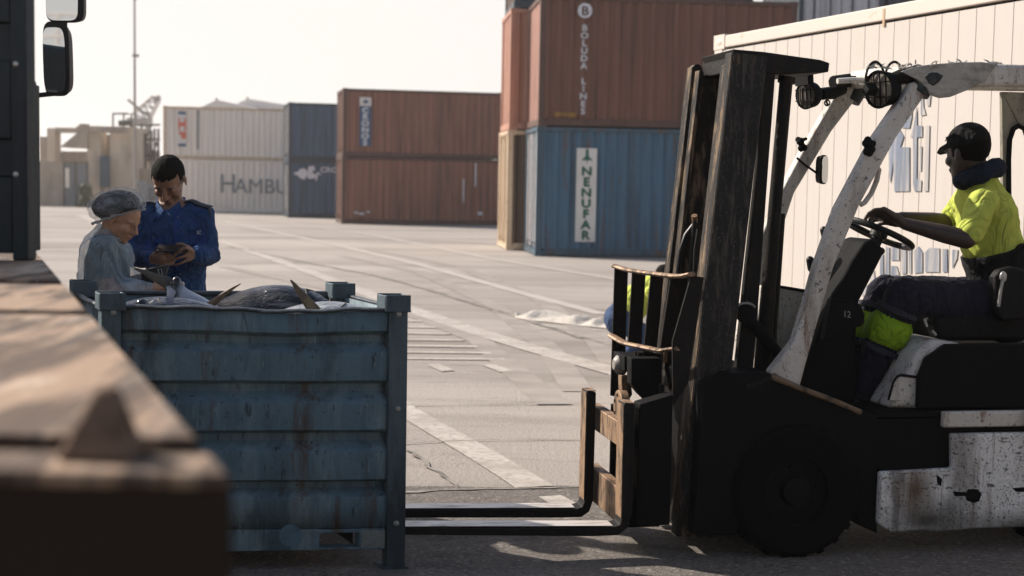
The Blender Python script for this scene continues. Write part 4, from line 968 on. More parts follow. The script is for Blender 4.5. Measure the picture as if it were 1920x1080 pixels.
for v in (0.24, 0.56): # vertical carriage cheeks
    b = MB(); b.span((ca.x + 0.051, v, ca.z + 0.03), (ca.x + 0.20, v + 0.03, cbm.z - 0.02)); B(b, 'carriage_cheek', fblack, bevel=0.004)
b = MB(); b.disc(fl(1166, 763, 0.43), (1, 0, 0), 0.078, 0.04, n=32); pd = B(b, 'pivot_disc', frust, bevel=0.003)
b = MB()
for a in range(6): b.tube([fl(1166, 763, 0.43) + V((-0.024, 0.055 * cos(a * 1.05 + .4), 0.055 * sin(a * 1.05 + .4))), fl(1166, 763, 0.43) + V((-0.019, 0.055 * cos(a * 1.05 + .4), 0.055 * sin(a * 1.05 + .4)))], 0.008, n=6)
b.build('bolt_ring', fgrease, pd)
b = MB(); b.tube([fl(1150, 683, 0.50), fl(1156, 683, 0.50), fl(1166, 683, 0.50), fl(1172, 683, 0.5)], [0.025, 0.042, 0.050, 0.046], n=20); B(b, 'rotator_motor', mat('motor_grey', (0.20, 0.18, 0.16), 0.5, layers=[((0.06, 0.05, 0.045), (20, 20, 20), 0.48, 0.64, 0.8)]), bevel=0.003)
for pts, v0, v1, nm in (([(1171, 668), (1238, 672), (1238, 700), (1171, 697)], 0.38, 0.58, 'valve_block'), ([(1184, 672), (1240, 672), (1242, 770), (1236, 775), (1200, 740), (1184, 720)], 0.28, 0.36, 'side_shift_bracket'),
                        ([(1165, 704), (1182, 706), (1186, 740), (1178, 752), (1166, 745)], 0.44, 0.50, 'rotator_link'), ([(1200, 758), (1262, 740), (1256, 985), (1192, 985)], 0.10, 0.20, 'carriage_side_plate')):
    B(slab(pts, v0, v1), nm, fblack if nm != 'rotator_link' else frust, bevel=0.004)
b = MB(); b.tube(tr_([(1190, 664), (1205, 662), (1238, 668)], 0.45), 0.012, n=8); b.tube([fl(1201, 660, 0.4), fl(1201, 672, 0.4)], 0.016, n=10); B(b, 'valve_spool', fgrease)
for i, (x, v, y0) in enumerate(((1212, 0.34, 738), (1226, 0.26, 745), (1240, 0.22, 720))):
    b = MB(); b.tube(tr_([(x, y0), (x - 4, y0 + 40), (x - 3, y0 + 100), (x - 9, y0 + 190)], v), 0.012, n=8); B(b, 'hydraulic_hose', hose_m)
for i, (x, y0, y1, v) in enumerate(((1228, 832, 851, 0.3), (1225, 861, 870, 0.3), (1225, 880, 886, 0.3), (1232, 725, 755, 0.3), (1245, 660, 680, 0.33))):
    b = MB(); a = fl(x, y0, v); c = fl(x + 6, y1, v); b.span((a.x, v - 0.004, a.z), (c.x, v + 0.02, c.z)); B(b, 'wear_pad', frust, bevel=0.002)
# backrest slats
sl = [((1153, 500, 1145, 742), 0.80, 25, 505, 740), ((1186, 509, 1178, 642), 0.62, 25, 511, 642), ((1221, 513, 1208, 648), 0.45, 24, 515, 650), ((1258, 517, 1238, 655), 0.28, 32, 519, 655)]
for (x0, y0, x1, y1), v, wd_, _, _ in sl:
    b = MB(); b.prism(tr_([(x0, y0), (x0 + wd_, y0 + 4), (x1 + wd_, y1 + 4), (x1, y1)], v), (0, 0.014, 0)); B(b, 'backrest_slat', fgrease, bevel=0.002)
b = MB(); b.prism(tr_([(1296, 517), (1320, 520), (1290, 720), (1262, 760), (1261, 640)], 0.12), (0, 0.014, 0)); B(b, 'backrest_end_plate', fgrease, bevel=0.002)
for pts in ([(1153, 499, 0.81), (1180, 507, 0.66), (1222, 513, 0.46), (1262, 518, 0.27), (1280, 518, 0.18), (1297, 514, 0.10)], [(1146, 629, 0.81), (1168, 642, 0.68), (1182, 646, 0.61), (1212, 652, 0.44), (1240, 658, 0.27), (1272, 653, 0.12)]):
    b = MB(); q = [fl(x, y, v) for x, y, v in pts]; b.tube(q, [(0.011, 0.022)] * len(q), n=8, side=(0, 0, 1)); B(b, 'backrest_rail', frust)

# --- chassis, wheels, body panels
out_ = [(1300, 1004), (1318, 720), (1362, 700), (1442, 700), (1500, 727), (1560, 750), (1616, 774), (1645, 778), (1645, 1000), (1610, 985), (1585, 905), (1540, 850), (1490, 832), (1440, 850), (1405, 905), (1388, 985), (1380, 1004)]
B(slab(out_, 0.03, 0.90), 'chassis', fblack, bevel=0.006)
bu = lambda px, py: fl(px, py, 0.0)
zt_ = bu(1800, 772).z; zb_ = bu(1700, 1001).z; ur = bu(1645, 900).x; uend = ur + 1.55
b = MB(); a = bu(1645, 770); b.span((a.x, 0.04, zt_ - 0.002), (uend, 0.89, zt_ - 0.03)); B(b, 'floor_plate', fblack, bevel=0.004)
b = MB()
pl = [(ur - 0.05 + 0.06, zb_ + 0.05), (ur + 0.08, zb_ + 0.004), (ur + 0.25, zb_ + 0.012), (ur + 0.31, zb_ + 0.002), (ur + 0.5, zb_ + 0.012), (uend - 0.1, zb_ + 0.01), (uend, zb_ + 0.06), (uend, zt_ - 0.10), (bu(1785, 800).x, zt_ - 0.10), (bu(1785, 878).x, bu(1785, 878).z), (ur + 0.012, bu(1660, 885).z)]
b.prism([V((u, 0.0, w_)) for u, w_ in pl], (0, 0.035, 0)); B(b, 'body_side_panel', fbody, bevel=0.012, seg=3)
b = MB(); b.span((bu(1770, 772).x, -0.004, zt_), (uend, 0.034, zt_ - 0.072)); B(b, 'sill_strip', fwhite, bevel=0.008)
b = MB(); b.span((ur, 0.036, zt_ - 0.034), (bu(1783, 800).x, 0.28, bu(1785, 878).z + 0.004)); B(b, 'step_recess', fblack)
b = MB(); b.span((ur + 0.02, 0.0365, zt_ - 0.034), (uend - 0.02, 0.88, zb_ + 0.10)); B(b, 'engine_bay', fblack)
b = MB(); b.prism([V((uend, 0.01, zb_ + 0.05)), V((uend + 0.3, 0.06, zb_ + 0.10)), V((uend + 0.34, 0.06, zt_ + 0.02)), V((uend, 0.01, zt_ + 0.05))], (0, 0.86, 0)); B(b, 'counterweight', fbody, bevel=0.04, seg=3)
# scorched marks on the side panel
for pts in ([(1786, 921), (1812, 923), (1815, 917), (1832, 917), (1840, 925), (1836, 940), (1824, 943), (1812, 938), (1810, 930), (1790, 930)], [(1898, 915), (1925, 913), (1925, 922), (1905, 922)], [(1756, 890), (1766, 898), (1764, 912), (1757, 905)]):
    b = MB(); b.prism([V((q.x, -0.0015, q.z)) for q in tr_(pts, 0.0)], (0, 0.003, 0)); B(b, 'scorched_mark', fblack)
fkp = lambda o: (setattr(o, 'parent', fk), o)[1]
wr = 0.30
wheel((0.0, 0.115, wr), (0, 1, 0), wr, 0.23, fkp, mat('forklift_rim', (0.0045, 0.0045, 0.005), 0.7, 0.0, spec=0.1), 22, 0.5, 8)
wheel((0.0, 0.82, wr), (0, 1, 0), wr, 0.23, fkp, rim_dk, 22, 0.5, 8)
for v in (0.16, 0.78): wheel((1.32, v, 0.23), (0, 1, 0), 0.23, 0.16, fkp, rim_dk, 18, 0.5, 6)
b = MB(); q = tr_([(1446, 706), (1500, 728), (1560, 750), (1614, 773)], 0.02); b.tube(q, [(0.013, 0.012)] * 4, n=8); B(b, 'fender_edge', mat('worn_fender_edge', (0.14, 0.095, 0.06), 0.6, spec=0.2, layers=[((0.02, 0.016, 0.013), (14, 14, 14), 0.48, 0.60, 0.85)]))
b = MB(); b.prism(tr_([(1400, 722), (1446, 704), (1446, 712), (1404, 730)], 0.02), (0, 0.12, 0)); B(b, 'fender_lip', fgrease)
b = MB(); b.prism(tr_([(1437, 537), (1511, 546), (1500, 650), (1470, 720), (1430, 720)], 0.70), (0, 0.20, 0)); B(b, 'far_cowl', fwhite, bevel=0.012)
b = MB(); b.tube(tr_([(1434, 535), (1470, 539), (1512, 546)], 0.69), 0.008, n=6); B(b, 'cowl_seal', fblack)
# --- hood, seat
hood_far = [(1618, 750), (1646, 706), (1668, 655), (1688, 632), (1706, 626), (1760, 634), (1765, 752)]
b = MB(); b.prism([V((p.x, 0.096, p.z)) for p in tr_(hood_far, 0.36)], (0, 0.79, 0)); B(b, 'engine_hood', fwhite, bevel=0.03, seg=3)
b = MB(); b.prism(tr_([(1668, 750), (1676, 718), (1688, 707), (1726, 711), (1728, 750)], 0.0925), (0, 0.003, 0)); b2 = B(b, 'hood_panel', fwhite)
b = MB(); b.tube(tr_([(1666, 750), (1675, 716), (1682, 706), (1690, 703), (1726, 708)], 0.090), 0.006, n=6); B(b, 'hood_seam', fblack)
B(slab([(1722, 768), (1724, 708), (1738, 672), (1776, 646), (2080, 640), (2090, 768)], 0.05, 0.094), 'hood_side', fblack, bevel=0.015, seg=3)
b = MB(); b.tube(tr_([(1721, 706), (1728, 686), (1740, 668), (1757, 653), (1774, 645)], 0.10), [0.010, 0.014, 0.014, 0.012, 0.006], n=8); B(b, 'hood_sunlit_edge', fwhite)  # sunlit edge of the hood drawn as a white tube
b = MB(); b.span((fl(1765, 700, 0.4).x, 0.36, zt_), (uend, 0.88, fl(1765, 650, 0.4).z)); B(b, 'engine_cover', fblack, bevel=0.02)
seat_m = mat('seat_vinyl', (0.006, 0.006, 0.0065), 0.6, spec=0.12, layers=[((0.010, 0.010, 0.010), (12, 12, 12), 0.5, 0.7, 0.7)], bump=[(40, 0.003)])
B(slab([(1752, 602), (1765, 586), (1800, 580), (1940, 585), (1945, 640), (1760, 640)], 0.26, 0.70), 'seat_cushion', seat_m, bevel=0.03, seg=4)
B(slab([(1896, 600), (1905, 520), (1912, 470), (1925, 455), (1945, 460), (1962, 520), (1955, 640), (1900, 640)], 0.27, 0.69), 'seat_back', seat_m, bevel=0.03, seg=4)
B(slab([(1866, 580), (1866, 520), (1876, 506), (1900, 500), (1925, 506), (1925, 600), (1880, 604)], 0.19, 0.255), 'seat_armrest', seat_m, bevel=0.015, seg=3)
b = MB(); b.ell(fl(1881, 519, 0.185), (0.018, 0.012, 0.026)); b.tube(tr_([(1880, 524), (1876, 545), (1872, 575)], 0.185), 0.008, n=8); B(b, 'seat_lever', mat('bright_knob', (0.35, 0.34, 0.33), 0.25, 0.3))
for pts in ([(1733, 598), (1738, 612)], [(1748, 620), (1755, 628)]):
    b = MB(); b.tube(tr_(pts, 0.22), 0.007, n=6); B(b, 'belt_buckle', mat('bright_knob', (0.35, 0.34, 0.33), 0.25, 0.3))
# --- dash and steering column
B(slab([(1496, 740), (1512, 690), (1532, 625), (1566, 548), (1600, 485), (1622, 452), (1640, 447), (1661, 470), (1640, 512), (1612, 566), (1606, 640), (1614, 700), (1606, 760), (1560, 752)], 0.30, 0.56), 'dash_column', fblack, bevel=0.02, seg=3)
db = B(slab([(1560, 560), (1604, 565), (1616, 574), (1622, 590), (1622, 606), (1614, 613), (1590, 616), (1560, 640), (1545, 640)], 0.24, 0.299), 'dash_box', fblack, bevel=0.008)
b = MB(); q = fl(1588, 595, 0.2385); lettering(b, '12', q, (1, 0, -0.12), (0, 0, 1), 0.043, sx=0.9); b.build('chalk_number', mat('chalk', (0.32, 0.33, 0.33), 0.9), db, smooth=False)
sc = fl(1648, 438, 0.46); sa = (fl(1702, 464, 0.46) - sc); sr = sa.length; sa.normalize()
ring = [sc + sa * (sr * cos(2 * pi * i / 40)) + V((0, sr * sin(2 * pi * i / 40), 0)) for i in range(40)]
b = MB(); b.tube(ring, 0.0155, n=10, closed=True)
for a_ in (0.5, 2.6, 4.2): b.tube([sc + V((0, 0, -0.02)), sc + sa * (sr * cos(a_)) + V((0, sr * sin(a_), 0))], 0.011, n=8)
nrm_s = sa.cross(V((0, 1, 0))); nrm_s = nrm_s if nrm_s.z > 0 else -nrm_s
b.tube([sc - nrm_s * 0.20, sc - nrm_s * 0.02], 0.03, n=14); b.tube([sc - nrm_s * 0.02, sc + nrm_s * 0.015], 0.042, n=18); B(b, 'steering_wheel', black_m)
for k_, (pts, v) in enumerate((([(1519, 488), (1522, 505), (1532, 545)], 0.60), ([(1545, 432), (1552, 460), (1556, 500)], 0.64))):
    b = MB(); q = tr_(pts, v); b.tube(q, 0.008, n=8); b.tube([q[0], q[0].lerp(q[1], 0.9)], 0.020, n=10, rnd=True); B(b, 'control_lever', black_m)
b = MB(); b.ell(fl(1652, 471, 0.35), 0.018); b.tube([fl(1652, 471, 0.35), fl(1640, 462, 0.38)], 0.009, n=8); B(b, 'column_knob', black_m)
# --- overhead guard
pin = [(1714, 152), (1640, 259), (1570, 391), (1531, 500), (1512, 570), (1490, 640), (1443, 700), (1500, 727), (1518, 660), (1538, 590), (1564, 500), (1613, 383), (1683, 255), (1740, 172)]
B(slab(pin, 0.03, 0.10), 'guard_pillar', fwhite, bevel=0.012, seg=3)
fin_ = [(1580, 155), (1499, 296), (1457, 375), (1420, 462), (1400, 540), (1380, 640), (1420, 645), (1440, 540), (1456, 465), (1490, 362), (1560, 246), (1622, 165)]
B(slab(fin_, 0.84, 0.91), 'guard_pillar', fwhite, bevel=0.012, seg=3)
fabric = mat('torn_wrap', (0.30, 0.285, 0.255), 0.8, layers=[((0.12, 0.105, 0.09), (9, 9, 20), 0.48, 0.66, 0.85), ((0.45, 0.42, 0.37), (20, 20, 30), 0.55, 0.68, 0.7)], bump=[(30, 0.01)])
tape = mat('dark_tape', (0.014, 0.018, 0.020), 0.6, spec=0.2, layers=[((0.06, 0.065, 0.065), (20, 20, 20), 0.52, 0.66, 0.8)], bump=[(40, 0.006)])
beam = [(1738, 126), (1790, 121), (1850, 119), (1925, 121), (2150, 126), (2150, 166), (1925, 163), (1860, 162), (1800, 166), (1745, 168)]
B(slab(beam, 0.025, 0.105), 'roof_beam', fwhite, bevel=0.02, seg=3)
beam_f = [(1606, 142), (1700, 137), (1800, 138), (2050, 142), (2050, 172), (1800, 168), (1640, 170)]
B(slab(beam_f, 0.835, 0.915), 'roof_beam', fwhite, bevel=0.02, seg=3)
a0, a1 = fl(1728, 138, 0.07), fl(1600, 152, 0.87)
b = MB(); b.tube([V((a0.x, 0.106, a0.z)), V((a1.x, 0.834, a1.z + 0.005))], 0.045, n=14); B(b, 'front_crossbar', fwhite)
rz = fl(1800, 132, 0.07).z
for i in range(6):
    u_ = a0.x + 0.16 + i * 0.15; b = MB(); b.span((u_, 0.106, rz), (u_ + 0.04, 0.834, rz + 0.025)); B(b, 'roof_bar', fwhite, bevel=0.006)
random.seed(11)
b = MB(); top = [(1690, 134), (1712, 126), (1742, 121), (1790, 117), (1840, 116), (1872, 120), (1862, 132), (1848, 152), (1812, 170), (1782, 182), (1762, 184), (1744, 178), (1738, 165), (1722, 150)]
q = tr_(top, 0.012); b.prism(q, (0, 0.012, 0)); wo = B(b, 'torn_wrap', fabric, bevel=0.004, disp=None)
b = MB(); q = tr_([(1712, 140), (1742, 121), (1870, 117), (1868, 124), (1744, 133)], 0.018); b.prism(q, (0, 0.10, 0)); B(b, 'torn_wrap', fabric, bevel=0.004)
b = MB()                                          # ragged fibres along the top of the wrap
for i in range(46):
    t = random.random(); x = 1640 + 240 * t; v = random.uniform(0.01, 0.12); p = fl(x, 122 + (6 if x < 1700 else 0) + random.uniform(-3, 2), v)
    d = V((random.uniform(-0.05, 0.05), random.uniform(-0.02, 0.02), random.uniform(-0.008, 0.022))); b.tube([p, p + d * 0.5 + V((0, 0, 0.004)), p + d], [0.004, 0.004, 0.0015], n=5)
B(b, 'frayed_fibres', fabric)['kind'] = 'stuff'
for (x, y, v) in ((1736, 152, 0.065),):
    c_ = fl(x, y, v); b = MB(); p0, p1 = fl(1715, 132, v), fl(1757, 176, v); b.tube([fl(1722, 146, v), fl(1738, 150, v), fl(1760, 143, v)], [0.052, 0.062, 0.052], n=16, rnd=False); b.tube([fl(1742, 140, v), fl(1722, 176, v)], [0.055, 0.048], n=16); B(b, 'tape_wrapping', tape)
b = MB(); b.tube([fl(1600, 165, 0.875), fl(1618, 150, 0.875), fl(1596, 190, 0.875)], [0.05, 0.055, 0.045], n=14); B(b, 'tape_wrapping', tape)
b = MB(); q = [fl(1606, 150, 0.86), fl(1625, 128, 0.86), fl(1645, 112, 0.86), fl(1636, 132, 0.84), fl(1640, 150, 0.84)]; b.prism(q, (0, 0.05, 0)); B(b, 'torn_wrap', fabric)
# spot lamps with wire guards
lens = mat('lamp_lens', (0.13, 0.11, 0.085), 0.35, layers=[((0.07, 0.06, 0.05), (3, 60, 3), 0.48, 0.56, 0.8)])
def lamp_(cx, cy, rpx, v, nm):
    c = fl(cx, cy, v); r = rpx / 402.0; ax = V((-0.92, -0.36, -0.10)).normalized(); up = (V((0, 0, 1)) - ax * ax.z).normalized(); sd_ = ax.cross(up)
    b = MB(); b.tube([c - ax * r * 0.95, c - ax * r * 0.80, c - ax * r * 0.35, c + ax * r * 0.25, c + ax * r * 0.34], [r * 0.25, r * 0.55, r * 0.9, r, r * 0.97], n=24); o = B(b, nm, fblack)
    b = MB(); b.tube([c + ax * r * 0.34, c + ax * r * 0.42, c + ax * r * 0.48], [r * 0.92, r * 0.7, r * 0.2], n=24); b.build('lens', lens, o)
    g_ = MB()
    for k_ in (-0.62, -0.2, 0.22, 0.64):
        h = math.sqrt(1 - k_ * k_) * r
        g_.tube([c + ax * (r * 0.5) + sd_ * (k_ * r) + up * (h * s_) for s_ in (-1, -0.5, 0, 0.5, 1)], r * 0.05, n=6)
    for k_ in (-0.4, 0.4):
        h = math.sqrt(1 - k_ * k_) * r
        g_.tube([c + ax * (r * 0.54) + up * (k_ * r) + sd_ * (h * s_) for s_ in (-1, 0, 1)], r * 0.04, n=6)
    g_.tube([c + ax * r * 0.40 + (up * sin(a) + sd_ * cos(a)) * r * 0.99 for a in [2 * pi * i / 24 for i in range(24)]], r * 0.06, n=6, closed=True); g_.build('wire_guard', fblack, o)
    return o
lamp_(1518, 178, 27, 0.78, 'spot_lamp'); lamp_(1657, 167, 33, 0.10, 'spot_lamp')
b = MB(); b.prism(tr_([(1514, 137), (1525, 137), (1526, 158), (1515, 158)], 0.62), (0, 0.16, 0)); b.tube([fl(1540, 176, 0.78), fl(1562, 174, 0.80), fl(1578, 166, 0.84)], [0.030, 0.032, 0.034], n=10); b.tube([fl(1562, 155, 0.80), fl(1598, 150, 0.84)], 0.034, n=10); b.tube([fl(1568, 148, 0.78), fl(1640, 148, 0.70)], 0.016, n=8); B(b, 'lamp_bracket', fblack)
b = MB(); b.tube(tr_([(1570, 152), (1600, 150), (1640, 151), (1656, 150)], 0.62), 0.014, n=8); B(b, 'lamp_rod', fwhite)
b = MB(); b.tube([fl(1672, 150, 0.10), fl(1690, 144, 0.10), fl(1718, 140, 0.10)], [0.03, 0.036, 0.042], n=12); b.tube([fl(1622, 168, 0.09), fl(1640, 168, 0.10)], 0.028, n=4); B(b, 'lamp_bracket', fgrease)
b = MB(); b.tube(tr_([(1549, 190), (1553, 197), (1548, 197)], 0.8), 0.006, n=6); b.tube([fl(1551 + 5 * cos(a), 193 + 5 * sin(a), 0.8) for a in [2 * pi * i / 14 for i in range(14)]], 0.004, n=6, closed=True); B(b, 'ring_bolt', fblack)
for cx, v0 in ((1641, 0.08), (1677, 0.12)):
    b = MB(); b.tube([fl(cx + 18 * cos(a) * (1 if cx > 1650 else 1), 152 - 36 * sin(a), v0) for a in [pi * i / 16 for i in range(17)]], 0.006, n=6); B(b, 'lamp_cable', fgrease)
# mirror, handle, clamps
b = MB(); n_ = 20; c_ = fl(1545, 318, 0.80); A_ = []; Bq = []; Cq = []
for i in range(n_):
    t = 2 * pi * i / n_; sx = math.copysign(abs(cos(t)) ** 0.5, cos(t)); sz = math.copysign(abs(sin(t)) ** 0.5, sin(t))
    A_.append(c_ + V((sx * 0.026, sx * 0.015, sz * 0.074))); Bq.append(c_ + V((sx * 0.022 - 0.012, 0.03, sz * 0.066))); Cq.append(c_ + V((sx * 0.021 + 0.0025, sx * 0.0121 - 0.004, sz * 0.066)))
b.loft(A_, Bq); mo = B(b, 'side_mirror', black_m, bevel=0.004)
b = MB(); b.prism(Cq, (0.001, -0.003, 0)); b.build('mirror_glass', glass, mo)
b = MB(); b.tube(tr_([(1494, 296), (1508, 308), (1532, 325)], 0.82), 0.006, n=6); B(b, 'mirror_arm', fgrease)
b = MB(); b.tube(tr_([(1643, 312), (1648, 318), (1644, 338), (1634, 362), (1621, 380), (1613, 384)], 0.09), 0.012, n=10); B(b, 'grab_handle', fwhite)
for (x, y, v, s_) in ((1503, 270, 0.83, 11), (1630, 275, 0.02, 12)):
    b = MB(); random.seed(x)
    for i in range(14):
        p = fl(x + random.uniform(-s_, s_) * 0.7, y + random.uniform(-s_, s_) * 1.1, v + random.uniform(-0.01, 0.01)); b.ell(p, (random.uniform(0.008, 0.018),) * 3, n=8, m=6)
    B(b, 'grease_clump', fblack, remesh=0.005)
# rear guard plates with slot windows
def plate_slot(v0, v1, nm):
    ou = [(1879, 172), (2040, 176), (2050, 640), (1884, 640)]; o = tr_(ou, v0)
    w0 = [(1893, 640), (1891, 300), (1893, 262), (1900, 240), (1910, 234), (1922, 240), (1940, 300), (1985, 470), (2000, 640)]
    # build as strips round the slot
    b = MB(); qs = tr_([(1879, 172), (1891, 300), (1893, 262), (1900, 240), (1910, 234), (1922, 240), (1940, 300), (1985, 470), (2040, 176)], v0)
    L = tr_([(1879, 172), (1884, 640), (1893, 600), (1891, 300), (1893, 262), (1900, 240), (1910, 234)], v0); b.prism(L, (0, v1 - v0, 0))
    Rr = tr_([(1879, 172), (1910, 234), (1922, 240), (1940, 300), (1985, 470), (2000, 600), (2050, 640), (2040, 176)], v0); b.prism(Rr, (0, v1 - v0, 0))
    o = B(b, nm, mat('olive_guard_paint', (0.19, 0.175, 0.13), 0.6, layers=[((0.06, 0.05, 0.04), (9, 9, 5), 0.52, 0.68, 0.8), ((0.03, 0.025, 0.02), (40, 40, 40), 0.6, 0.68, 0.7)]), bevel=0.004)
    s_ = MB(); s_.tube(tr_([(1893, 600), (1891, 300), (1893, 262), (1900, 242), (1910, 236), (1921, 242), (1940, 300), (1985, 470), (2000, 600)], v0 - 0.002), 0.014, n=8); s_.build('rubber_seal', fblack, o)
plate_slot(0.86, 0.89, 'rear_guard_plate')
pu = fl(1879, 172, 0.86).x; pz_ = fl(1879, 172, 0.86).z
b = MB(); b.span((pu + 0.12, 0.03, zt_), (pu + 0.19, 0.09, pz_ + 0.05)); B(b, 'rear_guard_post', fwhite, bevel=0.01)
# ================================================================== PEOPLE
def frame(fwd, up=(0, 0, 1)):
    f = V(fwd).normalized(); u = V(up); l = u.cross(f).normalized(); u = f.cross(l).normalized()
    return Matrix((f, l, u)).transposed()         # columns: forward, left, up
def head(b, c, R, s=1.0, ears=True):
    c = V(c); e = lambda p, r: b.ell(c + R @ (V(p) * s), tuple(x * s for x in r), R, 18, 12)
    e((-0.008, 0, 0.030), (0.098, 0.076, 0.088)); e((0.022, 0, -0.035), (0.066, 0.060, 0.080)); e((0.050, 0, -0.085), (0.036, 0.036, 0.034))
    e((0.066, 0, -0.100), (0.020, 0.022, 0.018)); e((0.030, 0, -0.070), (0.050, 0.052, 0.040))
    for y in (-1, 1):
        e((0.074, y * 0.030, 0.018), (0.018, 0.026, 0.010)); e((0.060, y * 0.040, -0.028), (0.026, 0.022, 0.024))
        e((0.074, y * 0.030, -0.002), (0.011, 0.014, 0.010))
        if ears:
            e((-0.010, y * 0.078, -0.008), (0.017, 0.006, 0.027)); e((-0.004, y * 0.079, -0.028), (0.009, 0.005, 0.010))
    b.tube([c + R @ (V(p) * s) for p in ((0.086, 0, 0.012), (0.098, 0, -0.010), (0.110, 0, -0.032), (0.096, 0, -0.042))], [0.010 * s, 0.011 * s, 0.014 * s, 0.010 * s], n=12, rnd=True)
    for y in (-1, 1): e((0.095, y * 0.013, -0.036), (0.010, 0.009, 0.009))
    e((0.088, 0, -0.062), (0.012, 0.024, 0.007)); e((0.084, 0, -0.073), (0.013, 0.020, 0.008))
def hairshell(c, R, s, keep, m, parent, name='hair', k=1.07, disp=0.012, origin=None, r=(0.098, 0.076, 0.088), ctr=(-0.008, 0, 0.030)):
    b = MB(); n, mm = 64, 44; c = V(c); ctr = V(ctr); grid = {}
    for i in range(mm + 1):
        th = pi * i / mm
        for j in range(n):
            ph = 2 * pi * j / n; p = V((r[0] * sin(th) * cos(ph), r[1] * sin(th) * sin(ph), r[2] * cos(th))) * k + ctr
            grid[i, j] = (len(b.v), keep(p)); b.v.append(c + R @ (p * s))
    for i in range(mm):
        for j in range(n):
            q = [grid[i, j], grid[i + 1, j], grid[i + 1, (j + 1) % n], grid[i, (j + 1) % n]]
            if all(x[1] for x in q): b.f.append([x[0] for x in q])
    o = b.build(name, m, parent, origin=origin if parent is None else None)
    q = o.modifiers.new('solid', 'SOLIDIFY'); q.thickness = 0.010 * s; q.offset = -1
    q = o.modifiers.new('disp', 'DISPLACE'); q.texture = cloud(0.012); q.strength = disp; q.mid_level = 0.5
    return o
def skin(name, col, spots=()):
    m = mat(name, col, 0.5, layers=[(tuple(c * 0.72 for c in col), (22, 22, 22), 0.48, 0.7, 0.5)], bump=[(160, 0.001)], spots=spots)
    b = m.node_tree.nodes['Principled BSDF']; b.inputs['Subsurface Weight'].default_value = 0.12; b.inputs['Subsurface Radius'].default_value = (0.012, 0.005, 0.003); b.inputs['Subsurface Scale'].default_value = 0.6
    return m
def cloth(name, col, rough=0.85, dark=0.6, sc=(5, 5, 3), fine=90):
    return mat(name, col, rough, layers=[(tuple(c * dark for c in col), sc, 0.46, 0.68, 0.6), (tuple(min(1, c * 1.25) for c in col), (40, 40, 40), 0.5, 0.7, 0.3)], bump=[(fine * 3, 0.0008), ((9, 9, 6), 0.035, 1), ((22, 22, 16), 0.012, 1)], spec=0.15)
def limb(b, pts, r, n=14, **k): b.tube(pts, r, n=n, rnd=True, **k)
def leaves_parent(o, p, base): o.parent = p; o.location = -V(base) if False else (0, 0, 0); return o
class Person:
    """one continuous body mesh (top level, at the person's feet) with hair and clothing as children"""
    def __init__(s, base): s.base = V(base); s.body = MB()
    def make_body(s, m, label, vox=0.0055, it=3):
        s.o = s.body.build('person', m, origin=s.base, remesh=vox, smooth_it=it); tag(s.o, label, 'person'); return s.o
    def part(s, mb, name, m, remesh=0.0, it=4, disp=None, **k):
        mb.v = [v - s.base for v in mb.v]
        return mb.build(name, m, s.o, remesh=remesh, smooth_it=it, disp=disp, **k)
    def patch(s, quad, name, m, target, off=0.004, nx=10, ny=10, thick=0.003, axis='Y'):
        a, b_, c, d = [V(q) - s.base for q in quad]; mb = MB(); vs = []
        for i in range(nx + 1):
            for j in range(ny + 1): vs.append(a.lerp(b_, i / nx).lerp(d.lerp(c, i / nx), j / ny))
        k = ny + 1; mb.add(vs, [(i * k + j, (i + 1) * k + j, (i + 1) * k + j + 1, i * k + j + 1) for i in range(nx) for j in range(ny)])
        o = mb.build(name, m, s.o)
        q = o.modifiers.new('wrap', 'SHRINKWRAP'); q.target = target; q.wrap_method = 'PROJECT'; q.use_project_y = axis == 'Y'; q.use_project_x = axis == 'X'; q.use_project_z = axis == 'Z'
        q.use_negative_direction = True; q.use_positive_direction = True; q.offset = off
        q = o.modifiers.new('solid', 'SOLIDIFY'); q.thickness = thick; q.offset = 1
        return o
def finger(b, pts, r=0.0082): limb(b, pts, [r * 1.05, r, r * 0.85][:len(pts)] if len(pts) == 3 else [r * 1.08, r, r * 0.95, r * 0.82], n=10)

# ---------------------------------------------------------------- man in the blue shirt
MY = 7.5
mbase = P(326, 400, MY); mbase.z = 0; mbase.y = MY + 0.02
man = Person(mbase); m_ = lambda x, y, d=0.0: P(x, y, MY + d)
hc = m_(317, 337, -0.05); hR = frame((-0.06, -cos(rad(42)), -sin(rad(42))))
bd = man.body; hs = 1.06
head(bd, hc, hR, hs)
limb(bd, [m_(322, 395, 0.02), m_(319, 372, 0.0), hc + hR @ V((-0.02, 0, -0.03))], [0.070, 0.060, 0.062])
torso = lambda pts: [m_(*p) for p in pts]
bd.tube(torso([(330, 600), (330, 540), (327, 470), (324, 420), (322, 392)]), [(0.150, 0.105), (0.135, 0.095), (0.165, 0.11), (0.18, 0.105), (0.10, 0.07)], n=20, side=(1, 0, 0), rnd=True)
shR, elR, wrR = m_(378, 404), m_(391, 478, -0.03), m_(364, 478, -0.27)
shL, elL, wrL = m_(262, 406), m_(249, 478, -0.03), m_(286, 486, -0.27)
for a, e_, w_ in ((shR, elR, wrR), (shL, elL, wrL)):
    limb(bd, [m_(322, 402).lerp(a, 0.6), a, a.lerp(e_, 0.5), e_], [0.055, 0.055, 0.047, 0.040]); limb(bd, [e_, e_.lerp(w_, 0.4), w_], [0.041, 0.038, 0.026])
